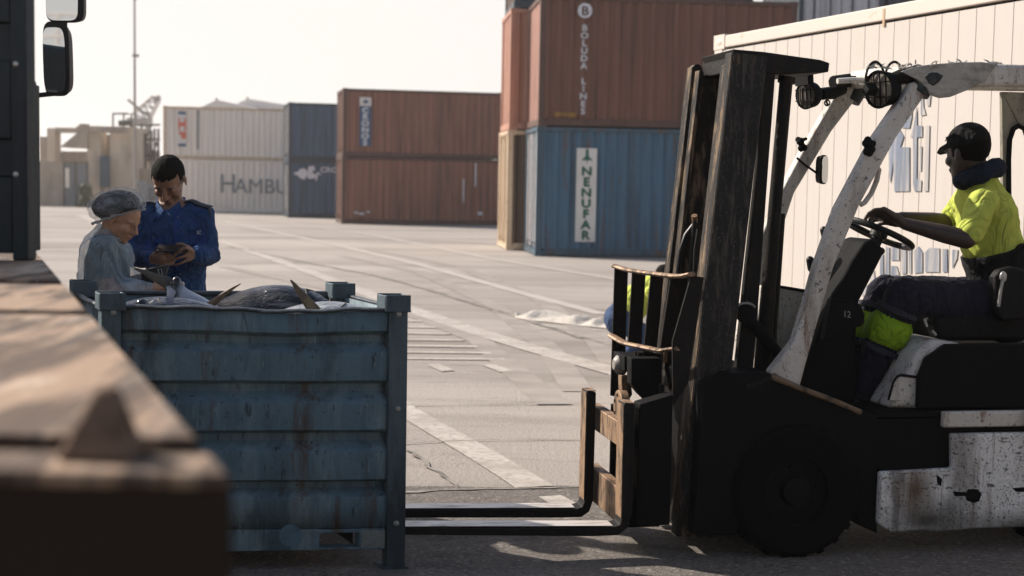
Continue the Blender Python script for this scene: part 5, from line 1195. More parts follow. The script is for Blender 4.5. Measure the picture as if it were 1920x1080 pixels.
for x in (-0.09, 0.09):
    hip = V((mbase.x + x, MY + 0.02, 0.90)); kn = V((mbase.x + x * 1.1, MY, 0.48)); an = V((mbase.x + x * 1.15, MY + 0.03, 0.08))
    limb(bd, [hip, hip.lerp(kn, .5), kn, kn.lerp(an, .4), an], [0.085, 0.075, 0.055, 0.052, 0.036]); limb(bd, [an + V((0, 0.03, -0.035)), an + V((0, -0.08, -0.04)), an + V((0, -0.17, -0.05))], [0.035, 0.038, 0.026])
D1 = -0.31
# his left hand (right in the picture)
for kx, ky, r in ((352, 463, .012), (350, 471, .0125), (350, 479, .0125), (352, 487, .0115)): limb(bd, [wrR, m_(kx, ky, D1)], [0.020, r])
finger(bd, [m_(352, 463, D1), m_(342, 457.5, D1 - .02), m_(331, 457.5, D1 - .015)]); finger(bd, [m_(350, 471, D1 - .005), m_(337, 472.5, D1 - .03), m_(324, 479, D1 - .02)])
finger(bd, [m_(350, 479, D1 - .005), m_(337, 483, D1 - .028), m_(323, 488, D1 - .015)]); finger(bd, [m_(352, 487, D1), m_(340, 493, D1 - .02), m_(327, 497, D1 - .01)], 0.0074)
finger(bd, [m_(361, 470, D1 + .02), m_(349, 465, D1 - .03), m_(339, 467.5, D1 - .035)], 0.0092)
# his right hand (left in the picture)
for kx, ky, r in ((314, 475, .0125), (318, 482, .0125), (317, 489, .0125), (313, 496, .0115)): limb(bd, [wrL, m_(kx, ky, D1)], [0.022, r])
limb(bd, [m_(290, 480, D1 + .02), m_(303, 484, D1)], [0.022, 0.024])
finger(bd, [m_(291, 476, D1 + .01), m_(297, 464, D1 - .02), m_(305, 467, D1 - .03)], 0.0092)
finger(bd, [m_(314, 475, D1), m_(324, 469, D1 - .005), m_(330, 470, D1 + .005)]); finger(bd, [m_(318, 482, D1), m_(327, 479, D1 + .015), m_(331, 477, D1 + .03)])
finger(bd, [m_(317, 489, D1), m_(326, 488, D1 + .015), m_(330, 486, D1 + .03)]); finger(bd, [m_(313, 496, D1), m_(321, 496, D1 + .01), m_(326, 493, D1 + .025)], 0.0074)
def hsp(p, r, c, soft=0.5): q = hc + hR @ (V(p) * hs) - mbase; return (c, tuple(q), r, soft)
man_skin = skin('brown_skin', (0.25, 0.125, 0.072), [hsp((0.095, 0.031, 0.024), (0.020, 0.024, 0.010), (0.012, 0.008, 0.006)), hsp((0.095, -0.031, 0.024), (0.020, 0.024, 0.010), (0.012, 0.008, 0.006)),
    hsp((0.095, 0.030, -0.001), (0.014, 0.016, 0.012), (0.03, 0.018, 0.012)), hsp((0.095, -0.030, -0.001), (0.014, 0.016, 0.012), (0.03, 0.018, 0.012)),
    hsp((0.02, 0.075, 0.012), (0.055, 0.03, 0.045), (0.02, 0.012, 0.009), 0.7), hsp((0.02, -0.075, 0.012), (0.055, 0.03, 0.045), (0.02, 0.012, 0.009), 0.7), hsp((0.05, 0.055, -0.05), (0.04, 0.03, 0.05), (0.09, 0.045, 0.03), 0.8), hsp((0.05, -0.055, -0.05), (0.04, 0.03, 0.05), (0.09, 0.045, 0.03), 0.8), hsp((0.08, 0, -0.100), (0.030, 0.034, 0.026), (0.03, 0.018, 0.012), 0.6), hsp((0.10, 0, -0.052), (0.016, 0.030, 0.009), (0.04, 0.022, 0.014), 0.6), hsp((0.10, 0, -0.068), (0.015, 0.022, 0.009), (0.16, 0.06, 0.045), 0.5)])
man.make_body(man_skin, 'man in a blue work shirt looking down at his phone behind the fish bin', 0.005, 3)
hair_m = mat('black_hair', (0.0045, 0.004, 0.0035), 0.75, bump=[(260, 0.004)], spec=0.04)
hairshell(hc - mbase, hR, hs, lambda p: p.z > (0.060 if p.x > 0.035 else (0.024 if p.x > 0.0 else -0.045)) + 0.004 * sin(p.y * 310) + 0.003 * sin(p.y * 730 + p.x * 500), hair_m, man.o, k=1.045, disp=0.009)
shirt_m = cloth('blue_work_shirt', (0.020, 0.058, 0.155), sc=(7, 7, 3.5))
sb = MB()
sb.tube(torso([(332, 590), (331, 545), (329, 500), (327, 460), (325, 425), (322, 402), (321, 390)]), [(0.158, 0.118), (0.152, 0.115), (0.162, 0.125), (0.185, 0.135), (0.188, 0.128), (0.150, 0.10), (0.075, 0.065)], n=24, side=(1, 0, 0), rnd=True)
for a, e_, w_ in ((shR, elR, wrR), (shL, elL, wrL)):
    limb(sb, [m_(322, 406).lerp(a, 0.7), a, a.lerp(e_, 0.5), e_], [0.075, 0.073, 0.067, 0.064]); limb(sb, [e_, e_.lerp(w_, 0.4), e_.lerp(w_, 0.80)], [0.062, 0.058, 0.050])
    limb(sb, [e_.lerp(w_, 0.74), e_.lerp(w_, 0.90)], [0.047, 0.045])
shirt = man.part(sb, 'shirt', shirt_m, 0.010, 4, disp=[(0.10, 0.030), (0.04, 0.014)])
cb_ = MB()
for s_ in (-1, 1):
    n0 = m_(320, 381, 0.0)
    cb_.tube([n0 + V((0, 0.075, 0.015)), n0 + V((s_ * 0.066, 0.02, 0.012)), n0 + V((s_ * 0.060, -0.05, -0.015)), n0 + V((s_ * 0.022, -0.102, -0.058))], [(0.022, 0.007)] * 3 + [(0.026, 0.006)], n=8, side=(0, 0.3, 1))
    cb_.add([n0 + V((s_ * 0.012, -0.104, -0.045)), n0 + V((s_ * 0.062, -0.085, -0.040)), n0 + V((s_ * 0.060, -0.112, -0.095)), n0 + V((s_ * 0.014, -0.118, -0.068))], [(0, 1, 2, 3)])
co_ = man.part(cb_, 'collar', shirt_m, disp=None); q = co_.modifiers.new('solid', 'SOLIDIFY'); q.thickness = 0.004
ep_m = mat('dark_epaulette', (0.012, 0.014, 0.02), 0.6)
for a, s_ in ((shR, 1), (shL, -1)):
    x0 = m_(322 + s_ * 24, 380).x; x1 = a.x + s_ * 0.055; zt2 = a.z + 0.25
    man.patch([V((x0, MY - 0.035, zt2)), V((x1, MY - 0.045, zt2)), V((x1, MY + 0.025, zt2)), V((x0, MY + 0.02, zt2))], 'epaulette', ep_m, shirt, 0.008, 10, 6, 0.005, 'Z')
pk_m = cloth('blue_shirt_pocket', (0.016, 0.050, 0.165))
yf = MY - 0.22
for (x0, x1, y0, y1) in ((347, 376, 425, 462), (262, 300, 432, 470)):
    man.patch([P(x0, y0, yf), P(x1, y0, yf), P(x1, y1, yf), P(x0, y1, yf)], 'pocket', pk_m, shirt, 0.006)
    man.patch([P(x0 - 1, y0 - 4, yf), P(x1 + 1, y0 - 4, yf), P(x1 + 1, y0 + 8, yf), P(x0 - 1, y0 + 8, yf)], 'pocket_flap', shirt_m, shirt, 0.013)
man.patch([P(315, 388, yf), P(326, 388, yf), P(333, 575, yf), P(322, 575, yf)], 'placket', pk_m, shirt, 0.003, 6, 30)
bdg = man.patch([P(358, 430, yf), P(368, 430, yf), P(368, 441, yf), P(358, 441, yf)], 'badge', mat('white_badge', (0.5, 0.52, 0.56), 0.6, layers=[((0.02, 0.06, 0.18), (70, 70, 70), 0.5, 0.56, 1.0)]), shirt, 0.007, 6, 6)
bt_m = mat('shirt_button', (0.04, 0.06, 0.11), 0.4)
for yy in (408, 436, 463, 516, 545):
    man.patch([P(321 + (yy - 390) * .05, yy - 1.6, yf), P(324.5 + (yy - 390) * .05, yy - 1.6, yf), P(324.5 + (yy - 390) * .05, yy + 1.6, yf), P(321 + (yy - 390) * .05, yy + 1.6, yf)], 'button', bt_m, shirt, 0.007, 3, 3)
tb = MB(); tb.tube(torso([(331, 610), (331, 570)]), [(0.155, 0.118), (0.150, 0.112)], n=20, side=(1, 0, 0), rnd=True)
for x in (-0.09, 0.09):
    limb(tb, [V((mbase.x + x, MY + 0.02, 0.92)), V((mbase.x + x * 1.1, MY, 0.48)), V((mbase.x + x * 1.15, MY + 0.03, 0.06))], [0.105, 0.085, 0.075])
trs_m = cloth('dark_trousers', (0.014, 0.017, 0.026))
man.part(tb, 'trousers', trs_m, 0.012, 4, disp=[(0.08, 0.015)])
sh_m = mat('black_shoe', (0.012, 0.011, 0.011), 0.45)
def shoes(pr, xs, y, d=(0, -1)):
    for x in xs:
        s_ = MB(); p = V((x, y, 0.045)); dd = V((d[0], d[1], 0)); s_.tube([p - dd * 0.07, p, p + dd * 0.10, p + dd * 0.18], [(0.042, 0.045), (0.045, 0.05), (0.048, 0.042), (0.032, 0.030)], n=14, side=dd.cross(V((0, 0, 1))), rnd=True)
        s_.v = [V((v.x, v.y, max(0.002, v.z))) for v in s_.v]; pr.part(s_, 'shoe', sh_m)
shoes(man, [mbase.x - 0.10, mbase.x + 0.10], MY + 0.03)
# phone he holds: a thing of its own
ph = MB(); pc = m_(325, 466, D1 - 0.004); pR = frame((0.05, -0.40, 0.91)); ph.box((0, 0, 0), (0.010, 0.155, 0.075), pR)
ph = ph.build('phone', mat('black_phone', (0.006, 0.006, 0.007), 0.25), bevel=0.004, seg=3); ph.location = pc; tag(ph, 'black phone held in both hands by the man in blue', 'phone')

# ---------------------------------------------------------------- woman in the hair net
WY = 7.0
wbase = P(200, 500, WY); wbase.z = 0
wom = Person(wbase); w_ = lambda x, y, d=0.0: P(x, y, WY + d)
bd = wom.body; wc = w_(228, 409, -0.02); wR = frame((0.86, -0.20, -0.47)); ws = 0.94
head(bd, wc, wR, ws)
limb(bd, [w_(196, 452), w_(208, 435), wc + wR @ V((-0.03, 0, -0.02))], [0.062, 0.052, 0.056])
bd.tube([w_(200, 640), w_(200, 590), w_(201, 530), w_(200, 480), w_(197, 452)], [(0.10, 0.155), (0.095, 0.14), (0.10, 0.145), (0.095, 0.155), (0.06, 0.08)], n=20, side=(1, 0, 0), rnd=True)
wsN, weN, wwN = w_(191, 466, -0.16), w_(202, 545, -0.19), w_(282, 545, -0.15)
wsF, weF, wwF = w_(200, 462, 0.16), w_(222, 538, 0.18), w_(272, 520, 0.02)
for a, e_, q_ in ((wsN, weN, wwN), (wsF, weF, wwF)):
    limb(bd, [w_(198, 465).lerp(a, 0.6), a, a.lerp(e_, 0.5), e_], [0.05, 0.05, 0.043, 0.037]); limb(bd, [e_, e_.lerp(q_, 0.4), q_], [0.037, 0.034, 0.024])
# near hand laid along the board, four fingers reaching right
for kx, ky, dz in ((303, 528, -.13), (307, 533, -.145), (309, 539, -.15), (308, 546, -.14)): limb(bd, [wwN, w_(kx, ky, dz)], [0.022, 0.0125])
for i, (kx, ky, dz) in enumerate(((303, 528, -.13), (307, 533, -.145), (309, 539, -.15), (308, 546, -.14))): finger(bd, [w_(kx, ky, dz), w_(kx + 9, ky + 3, dz - .01), w_(kx + 13, ky + 10, dz)])
finger(bd, [w_(288, 536, -.12), w_(294, 523, -.10), w_(300, 518, -.08)], 0.009)
for kx, ky in ((278, 508), (280, 513), (281, 518), (281, 523)): limb(bd, [wwF, w_(kx, ky, -.02)], [0.020, 0.012])
finger(bd, [w_(276, 512, -.03), w_(281, 505, -.05), w_(289, 503.5, -.055)], 0.0095)
for i, (kx, ky) in enumerate(((280, 513), (281, 518), (281, 523))): finger(bd, [w_(kx, ky, -.02), w_(kx + 7, ky + 1, 0.0), w_(kx + 9, ky + 4, .02)])
for y in (-0.09, 0.09):
    hip = V((wbase.x, WY + y, 0.84)); kn = V((wbase.x + 0.02, WY + y, 0.45)); an = V((wbase.x, WY + y, 0.08)); limb(bd, [hip, hip.lerp(kn, .5), kn, kn.lerp(an, .4), an], [0.085, 0.075, 0.055, 0.05, 0.035])
    limb(bd, [an + V((-0.03, 0, -0.035)), an + V((0.08, 0, -0.04)), an + V((0.15, 0, -0.05))], [0.033, 0.036, 0.025])
def wsp(p, r, c, soft=0.5): q = wc + wR @ (V(p) * ws) - wbase; return (c, tuple(q), r, soft)
wom_skin = skin('tan_skin', (0.40, 0.205, 0.12), [wsp((0.092, s * 0.031, 0.024), (0.014, 0.016, 0.007), (0.03, 0.018, 0.012)) for s in (-1, 1)] + [wsp((0.090, s * 0.032, 0.0), (0.013, 0.013, 0.008), (0.04, 0.025, 0.018)) for s in (-1, 1)] + [wsp((0.098, 0, -0.066), (0.014, 0.016, 0.010), (0.30, 0.10, 0.08))])
wom.make_body(wom_skin, 'woman in a white hair net and pale blue gown writing beside the fish bin', 0.005, 6)
def fibre(name, col, alpha, trl, folds):
    m = bpy.data.materials.new(name); m.use_nodes = True; nt = m.node_tree; nt.nodes.remove(nt.nodes['Principled BSDF'])
    out = [n for n in nt.nodes if n.type == 'OUTPUT_MATERIAL'][0]; tc = nt.nodes.new('ShaderNodeTexCoord')
    df = nt.nodes.new('ShaderNodeBsdfDiffuse'); tl_ = nt.nodes.new('ShaderNodeBsdfTranslucent'); tp = nt.nodes.new('ShaderNodeBsdfTransparent')
    for n in (df, tl_): n.inputs['Color'].default_value = (*col, 1)
    rn = _noise(nt, _scaled(nt, tc.outputs['Object'], folds), 1, 2, 0.5, 1.2)
    s1 = nt.nodes.new('ShaderNodeMath'); s1.operation = 'SUBTRACT'; s1.inputs[1].default_value = 0.5; nt.links.new(rn, s1.inputs[0])
    s2 = nt.nodes.new('ShaderNodeMath'); s2.operation = 'ABSOLUTE'; nt.links.new(s1.outputs[0], s2.inputs[0])
    s3 = nt.nodes.new('ShaderNodeMath'); s3.operation = 'POWER'; s3.inputs[1].default_value = 0.6; nt.links.new(s2.outputs[0], s3.inputs[0])
    bm = nt.nodes.new('ShaderNodeBump'); bm.inputs['Distance'].default_value = 0.05; nt.links.new(s3.outputs[0], bm.inputs['Height'])
    nt.links.new(bm.outputs[0], df.inputs['Normal']); nt.links.new(bm.outputs[0], tl_.inputs['Normal'])
    a = nt.nodes.new('ShaderNodeMixShader'); a.inputs[0].default_value = trl; nt.links.new(df.outputs[0], a.inputs[1]); nt.links.new(tl_.outputs[0], a.inputs[2])
    f = _maprange(nt, _noise(nt, _scaled(nt, tc.outputs['Object'], folds), 1, 5, 0.6, 0.8), 0.30, 0.75, max(0, alpha - 0.25), min(1, alpha + 0.36))
    s = nt.nodes.new('ShaderNodeMixShader'); nt.links.new(f, s.inputs[0]); nt.links.new(tp.outputs[0], s.inputs[1]); nt.links.new(a.outputs[0], s.inputs[2]); nt.links.new(s.outputs[0], out.inputs['Surface'])
    return m
gown_m = fibre('gown_fabric', (0.58, 0.69, 0.75), 0.52, 0.5, (11, 11, 4.0))  # light and dark of the folds painted in as uneven opacity
gb = MB()
gb.tube([w_(196, 640), w_(199, 570), w_(203, 520), (w_(201, 485)), w_(197, 462), w_(199, 449)], [(0.165, 0.20), (0.145, 0.19), (0.135, 0.185), (0.125, 0.19), (0.112, 0.172), (0.074, 0.092)], n=26, side=(1, 0, 0), rnd=True)
for a, e_, q_ in ((wsN, weN, wwN), (wsF, weF, wwF)):
    limb(gb, [w_(198, 466).lerp(a, 0.5), a, a.lerp(e_, 0.5), e_], [0.075, 0.072, 0.072, 0.070]); limb(gb, [e_, e_.lerp(q_, 0.45), e_.lerp(q_, 0.80)], [0.070, 0.062, 0.046]); limb(gb, [e_.lerp(q_, 0.80), e_.lerp(q_, 0.97)], [0.036, 0.038])
wom.part(gb, 'gown', gown_m, 0.010, 4, disp=[(0.12, 0.055), (0.045, 0.018)])
hb_ = MB(); nR = Matrix.Rotation(rad(12), 3, 'Y').transposed() if False else Matrix.Rotation(rad(-10), 3, 'Y')
nc = w_(217, 385, 0.0)
hb_.ell(nc, (0.118, 0.092, 0.074), nR, 24, 14); hb_.ell(wc + wR @ (V((-0.008, 0, 0.030)) * ws), (0.098 * ws * 1.05, 0.076 * ws * 1.06, 0.088 * ws * 1.05), wR, 24, 16)
def bandz(p): return w_(190, 414).z + (p.x - w_(190, 414).x) * ((w_(272, 391).z - w_(190, 414).z) / (w_(272, 391).x - w_(190, 414).x))
hb_.v = [V((p.x, p.y, max(p.z, bandz(p) + 0.004))) for p in hb_.v]
wom.part(hb_, 'hair', mat('dark_brown_hair', (0.010, 0.008, 0.007), 0.7, bump=[(200, 0.003)], spec=0.3), 0.006, 3)
net_m = fibre('hair_net_fibre', (0.85, 0.88, 0.90), 0.22, 0.45, (14, 60, 22))
nb_ = MB(); nb_.ell(nc + V((0.003, 0, -0.001)), (0.141, 0.108, 0.088), nR, 40, 24)
for i, v in enumerate(nb_.v):
    r_ = (v - nc); a_ = math.atan2(r_.z, r_.x); p_ = nc + r_ * (1.02 + 0.016 * sin(a_ * 13 + r_.y * 60) + 0.012 * sin(a_ * 29 + r_.y * 20)); nb_.v[i] = V((p_.x, p_.y, max(p_.z, bandz(p_) - 0.004)))
wom.part(nb_, 'hair_net', net_m)
eb = MB(); q = [nc + nR @ V((0.128 * cos(a) + 0.006, 0.100 * sin(a), -0.048 - 0.008 * cos(a))) for a in [2 * pi * i / 40 for i in range(40)]]
q = [V((p.x, p.y, bandz(p) - 0.002)) for p in q]; eb.tube([p + V((0, 0, 0.003 * sin(i * 2.1))) for i, p in enumerate(q)], 0.0055, n=6, closed=True); wom.part(eb, 'hair_net_band', fibre('net_band', (0.62, 0.66, 0.68), 0.75, 0.3, (40, 40, 40)))
kb = MB(); limb(kb, [w_(212, 450, -.07), w_(222, 449, -.06), w_(228, 452, -.03)], [0.009, 0.010, 0.008]); wom.part(kb, 'gown_neckband_glare', fibre('neckband_glare_white', (0.72, 0.74, 0.75), 0.95, 0.45, (30, 30, 30)))  # sun glare on the gown collar, painted as a short whiter band
ub_ = MB(); ub_.tube([w_(200, 640), w_(201, 530), w_(200, 485), w_(197, 462)], [(0.115, 0.165), (0.108, 0.152), (0.102, 0.16), (0.075, 0.12)], n=20, side=(1, 0, 0), rnd=True)
for a, e_ in ((wsN, weN), (wsF, weF)): limb(ub_, [w_(198, 468).lerp(a, 0.6), a, a.lerp(e_, 0.6)], [0.056, 0.056, 0.050])
wom.part(ub_, 'undershirt', cloth('dark_teal_undershirt', (0.020, 0.035, 0.042)), 0.010, 3)
tb = MB()
for y in (-0.09, 0.09): limb(tb, [V((wbase.x, WY + y, 0.86)), V((wbase.x + 0.02, WY + y, 0.45)), V((wbase.x, WY + y, 0.06))], [0.11, 0.08, 0.07])
wom.part(tb, 'trousers', trs_m, 0.012, 4, disp=[(0.08, 0.015)]); shoes(wom, [wbase.x], WY - 0.09, (1, 0)); shoes(wom, [wbase.x], WY + 0.09, (1, 0))
# clipboard, clip and pen
cbd = MB(); q = [w_(264, 508, -.04), w_(316, 496, -.13), w_(303, 548, -.13), w_(266, 548, -.05)]; cbd.prism(q, (0.004, 0.008, 0.004))
cl_o = cbd.build('clipboard', mat('black_board', (0.012, 0.012, 0.014), 0.5), bevel=0.002, origin=w_(290, 525, -.09)); tag(cl_o, 'black clipboard held by the woman in the hair net', 'clipboard')
cq = MB(); oo = w_(290, 525, -.09)
for x in (296, 302): cq.tube([w_(x, 504, -.125) - oo, w_(x + 2, 512, -.125) - oo, w_(x + 5, 521, -.13) - oo], 0.0028, n=6)
cq.build('wire_clip', mat('clip_wire', (0.55, 0.57, 0.60), 0.25, 0.8), cl_o)

# ---------------------------------------------------------------- forklift driver
FRw = Matrix.Rotation(FA, 3, 'Z')
dw = lambda x, y, v: FO + FRw @ fl(x, y, v)
dbase = dw(1880, 640, 0.48); dbase.z = zt_
drv = Person(dbase); bd = drv.body
dc = dw(1814, 287, 0.47); dR = frame((-0.52, 0.84, -0.12)); ds = 1.10
head(bd, dc, dR, ds)
limb(bd, [dw(1842, 350, .47), dw(1832, 322, .47), dc + dR @ V((-0.015, 0, -0.03))], [0.068, 0.062, 0.064])
sd3 = FRw @ V((0.85, 0.3, 0))
bd.tube([dw(1880, 575, .48), dw(1874, 520, .48), dw(1856, 440, .48), dw(1840, 378, .48), dw(1838, 348, .48)], [(0.12, 0.155), (0.11, 0.135), (0.115, 0.15), (0.10, 0.16), (0.07, 0.085)], n=20, side=sd3, rnd=True)
nS, nE, nW = dw(1844, 378, .29), dw(1812, 449, .24), dw(1697, 420, .33)
gS, gE, gW = dw(1812, 376, .68), dw(1780, 418, .70), dw(1690, 408, .60)
for a, e_, q_ in ((nS, nE, nW), (gS, gE, gW)):
    limb(bd, [dw(1840, 382, .48).lerp(a, 0.6), a, a.lerp(e_, 0.5), e_], [0.058, 0.058, 0.050, 0.044]); limb(bd, [e_, e_.lerp(q_, 0.35), q_], [0.045, 0.044, 0.029])
for kx, ky, v in ((1657, 392, .30), (1655, 396, .33), (1652, 400, .36), (1650, 405, .385)): limb(bd, [nW, dw(kx, ky, v)], [0.026, 0.0135])
for i, (kx, ky, v) in enumerate(((1657, 392, .30), (1655, 396, .33), (1652, 400, .36), (1650, 405, .385))):
    finger(bd, [dw(kx, ky, v), dw(kx - 17, ky + 1 - i, v), dw(kx - 29, ky + 8 - i, v + .01), dw(kx - 34 + i * 3, ky + 17 - i * 2, v + .015)], 0.0092)
finger(bd, [dw(1680, 422, .35), dw(1662, 418, .38), dw(1648, 420, .40)], 0.011)
for kx, ky, v in ((1654, 402, .55), (1653, 405, .58), (1653, 408, .61), (1655, 412, .635)):
    limb(bd, [gW, dw(kx, ky, v)], [0.025, 0.0135]); finger(bd, [dw(kx, ky, v), dw(kx - 15, ky + 1, v - .01), dw(kx - 24, ky + 9, v - .015)], 0.0092)
finger(bd, [dw(1680, 412, .56), dw(1665, 414, .52), dw(1654, 418, .50)], 0.011)
hipN, knN, anN = dw(1872, 572, .36), dw(1694, 556, .29), dw(1610, 738, .36)
hipF, knF, anF = dw(1868, 566, .60), dw(1660, 547, .64), dw(1582, 728, .60)
for h_, k_, a_ in ((hipN, knN, anN), (hipF, knF, anF)):
    limb(bd, [h_, h_.lerp(k_, .5), k_, k_.lerp(a_, .35), a_], [0.088, 0.078, 0.058, 0.055, 0.038])
    f_ = FRw @ V((-1, 0, 0)); limb(bd, [a_ - f_ * 0.03 + V((0, 0, -0.03)), a_ + f_ * 0.09 + V((0, 0, -0.035)), a_ + f_ * 0.17 + V((0, 0, -0.03))], [0.036, 0.038, 0.026])
drv_skin = skin('dark_brown_skin', (0.030, 0.016, 0.011))
drv.make_body(drv_skin, 'driver in a black cap and yellow hi-vis shirt holding the wheel', 0.0055, 3)
hv = mat('hi_vis_yellow', (0.40, 0.45, 0.085), 0.85, spec=0.15, layers=[((0.33, 0.38, 0.05), (6, 6, 4), 0.46, 0.68, 0.6), ((0.10, 0.10, 0.03), (30, 30, 24), 0.64, 0.70, 0.6)], bump=[(300, 0.0008), ((7, 7, 4), 0.045, 1)]); navy = cloth('navy_work_trousers', (0.013, 0.013, 0.022)); blk = cloth('black_belt', (0.010, 0.010, 0.011))
hv_layers = hv
sb = MB()
sb.tube([dw(1872, 520, .48), dw(1860, 455, .48), dw(1847, 400, .48), dw(1838, 372, .48), dw(1836, 342, .48)], [(0.124, 0.150), (0.130, 0.160), (0.122, 0.168), (0.108, 0.165), (0.078, 0.10)], n=24, side=sd3, rnd=True)
for a, e_ in ((nS, nE), (gS, gE)): limb(sb, [dw(1840, 384, .48).lerp(a, 0.6), a, a.lerp(e_, 0.45), a.lerp(e_, 0.80)], [0.072, 0.072, 0.068, 0.064])
drv.part(sb, 'shirt', hv, 0.010, 5, disp=[(0.12, 0.024), (0.05, 0.010)])
bb_ = MB(); bb_.tube([dw(1884, 548, .48), dw(1876, 505, .48), dw(1864, 466, .48)], [(0.150, 0.180), (0.148, 0.178), (0.146, 0.180)], n=26, side=sd3); drv.part(bb_, 'back_support_belt', blk, 0.010, 3, disp=[(0.06, 0.010)])
sc_ = MB(); n0 = dw(1836, 326, .47)
ringp = []
for i in range(20):
    a_ = 2 * pi * i / 20; d = dR @ V((cos(a_) * 0.088, sin(a_) * 0.084, 0)); d.z = 0; p = n0 + d + V((0, 0, 0.034 * (-(d.normalized() @ V((-0.75, 0.2, 0)).normalized())))) ; ringp.append(p)
sc_.tube(ringp, [(0.048 + 0.006 * sin(i * 1.9), 0.040) for i in range(20)], n=10, closed=True); sc_.ell(dw(1800, 338, .42), (0.036, 0.034, 0.026)); sc_.ell(dw(1862, 316, .46), (0.045, 0.05, 0.04))
drv.part(sc_, 'neck_scarf', cloth('navy_scarf', (0.010, 0.016, 0.030)), 0.008, 3, disp=[(0.03, 0.012)])
tb = MB()
tb.tube([dw(1890, 590, .48), dw(1884, 540, .48)], [(0.14, 0.185), (0.135, 0.175)], n=20, side=sd3, rnd=True)
for h_, k_, a_ in ((hipN, knN, anN), (hipF, knF, anF)):
    limb(tb, [h_, h_.lerp(k_, .5), k_], [0.112, 0.102, 0.082]); limb(tb, [k_, k_.lerp(a_, .45), k_.lerp(a_, 0.97)], [0.086, 0.082, 0.068])
drv.part(tb, 'trousers', navy, 0.011, 4, disp=[(0.09, 0.020), (0.03, 0.006)])
hvg = cloth('hi_vis_green_band', (0.17, 0.29, 0.012), 0.75, 0.7, (7, 7, 5))
for k_, a_, t0, t1 in ((knN, anN, 0.17, 0.52), (knF, anF, 0.22, 0.56)):
    b = MB(); b.tube([k_.lerp(a_, t0), k_.lerp(a_, (t0 + t1) / 2), k_.lerp(a_, t1)], [(0.108, 0.104)] * 3, n=24); drv.part(b, 'hi_vis_band', hvg, disp=[(0.09, 0.012)], sub=1)
    for t in (t0 - 0.02, t1 + 0.02): 
        b = MB(); b.tube([k_.lerp(a_, t - 0.03), k_.lerp(a_, t + 0.015)], 0.1005, n=24); drv.part(b, 'grey_band', cloth('grey_band', (0.03, 0.033, 0.042)))
for a_ in (anN, anF):
    s_ = MB(); f_ = FRw @ V((-1, 0, 0)); p = a_ + V((0, 0, -0.03)); s_.tube([p - f_ * 0.06, p + f_ * 0.03, p + f_ * 0.12, p + f_ * 0.20], [(0.045, 0.055), (0.048, 0.058), (0.048, 0.042), (0.032, 0.028)], n=14, side=f_.cross(V((0, 0, 1))), rnd=True); drv.part(s_, 'shoe', sh_m)
cap_m = cloth('black_cap', (0.0055, 0.0055, 0.006)); cf = MB(); cl3 = dc + dR @ V((-0.008, 0, 0.034)) * ds
cf.ell(cl3 + dR @ V((-0.002, 0, 0.012)), (0.112, 0.091, 0.098), dR, 26, 16)
cf.v = [cl3 + dR @ V(((q := dR.transposed() @ (v - cl3)).x, q.y, max(q.z, -0.012 - 0.10 * max(0, -q.x)))) for v in cf.v]
cp0 = [(0.06, -0.075, 0.012), (0.12, -0.066, -0.004), (0.165, -0.035, -0.020), (0.178, 0, -0.026), (0.165, 0.035, -0.020), (0.12, 0.066, -0.004), (0.06, 0.075, 0.012)]
drv.part(cf, 'cap', cap_m, 0.006, 3)
hairshell(dc - dbase, dR, ds, lambda p: p.x < 0.03 and p.z > (-0.075 if p.x < -0.02 else -0.02), hair_m, drv.o, k=1.06, disp=0.006)
br = MB(); br.prism([cl3 + dR @ V(p) for p in cp0], dR @ V((0, 0, 0.007))); drv.part(br, 'cap_brim', cap_m, bevel=0.002)
ck_ = MB(); ck_.tube([cl3 + dR @ V(p) for p in ((0.085, 0.062, 0.030), (0.040, 0.088, 0.048), (0.0, 0.098, 0.058))], 0.003, n=6); ck_.ell(cl3 + dR @ V((0.055, 0.085, 0.040)), 0.006); drv.part(ck_, 'glasses_arm', mat('glasses_arm', (0.05, 0.045, 0.04), 0.3, 0.5))

# ---------------------------------------------------------------- worker bending down far behind the forks
CY = 13.6
cbase = P(1190, 600, CY); cbase.z = 0
cw = Person(cbase); c_ = lambda x, y, d=0.0: P(x, y, CY + d); bd = cw.body
chd = c_(1246, 520, 0.0); cR = frame((0.72, -0.35, -0.60)); head(bd, chd, cR, 1.0)
hipc = c_(1166, 598); limb(bd, [hipc, c_(1190, 566), c_(1222, 540), chd], [0.14, 0.13, 0.12, 0.055])
for d in (-0.12, 0.12):
    kn = c_(1212, 628, d); an = V((c_(1182, 640).x, CY + d, 0.09)); limb(bd, [c_(1160, 602, d), kn], [0.085, 0.06]); limb(bd, [kn, an], [0.06, 0.038]); limb(bd, [an + V((-.02, 0, -.04)), an + V((.13, 0, -.05))], [0.036, 0.03])
    sh = c_(1222, 548, d * 1.3); el = c_(1236, 582, d * 1.4); wr_ = c_(1252, 615, d * 1.2); limb(bd, [sh, el], [0.05, 0.038]); limb(bd, [el, wr_], [0.038, 0.026])
    for i in range(4): finger(bd, [wr_ + V((0.01, (i - 1.5) * 0.018, -0.02)), wr_ + V((0.025, (i - 1.5) * 0.02, -0.06)), wr_ + V((0.03, (i - 1.5) * 0.02, -0.10))])
    finger(bd, [wr_ + V((0.02, 0, -0.01)), wr_ + V((0.05, -0.02, -0.03)), wr_ + V((0.06, -0.02, -0.055))], 0.009)
cw.make_body(skin('worker_skin', (0.12, 0.06, 0.035)), 'worker in a yellow hi-vis vest and jeans crouching behind the forklift backrest', 0.008, 2)
b = MB(); limb(b, [c_(1178, 582), c_(1196, 562), c_(1224, 544)], [0.155, 0.165, 0.155])
for d in (-0.12, 0.12): limb(b, [c_(1222, 548, d * 1.3), c_(1231, 568, d * 1.35)], [0.065, 0.06])
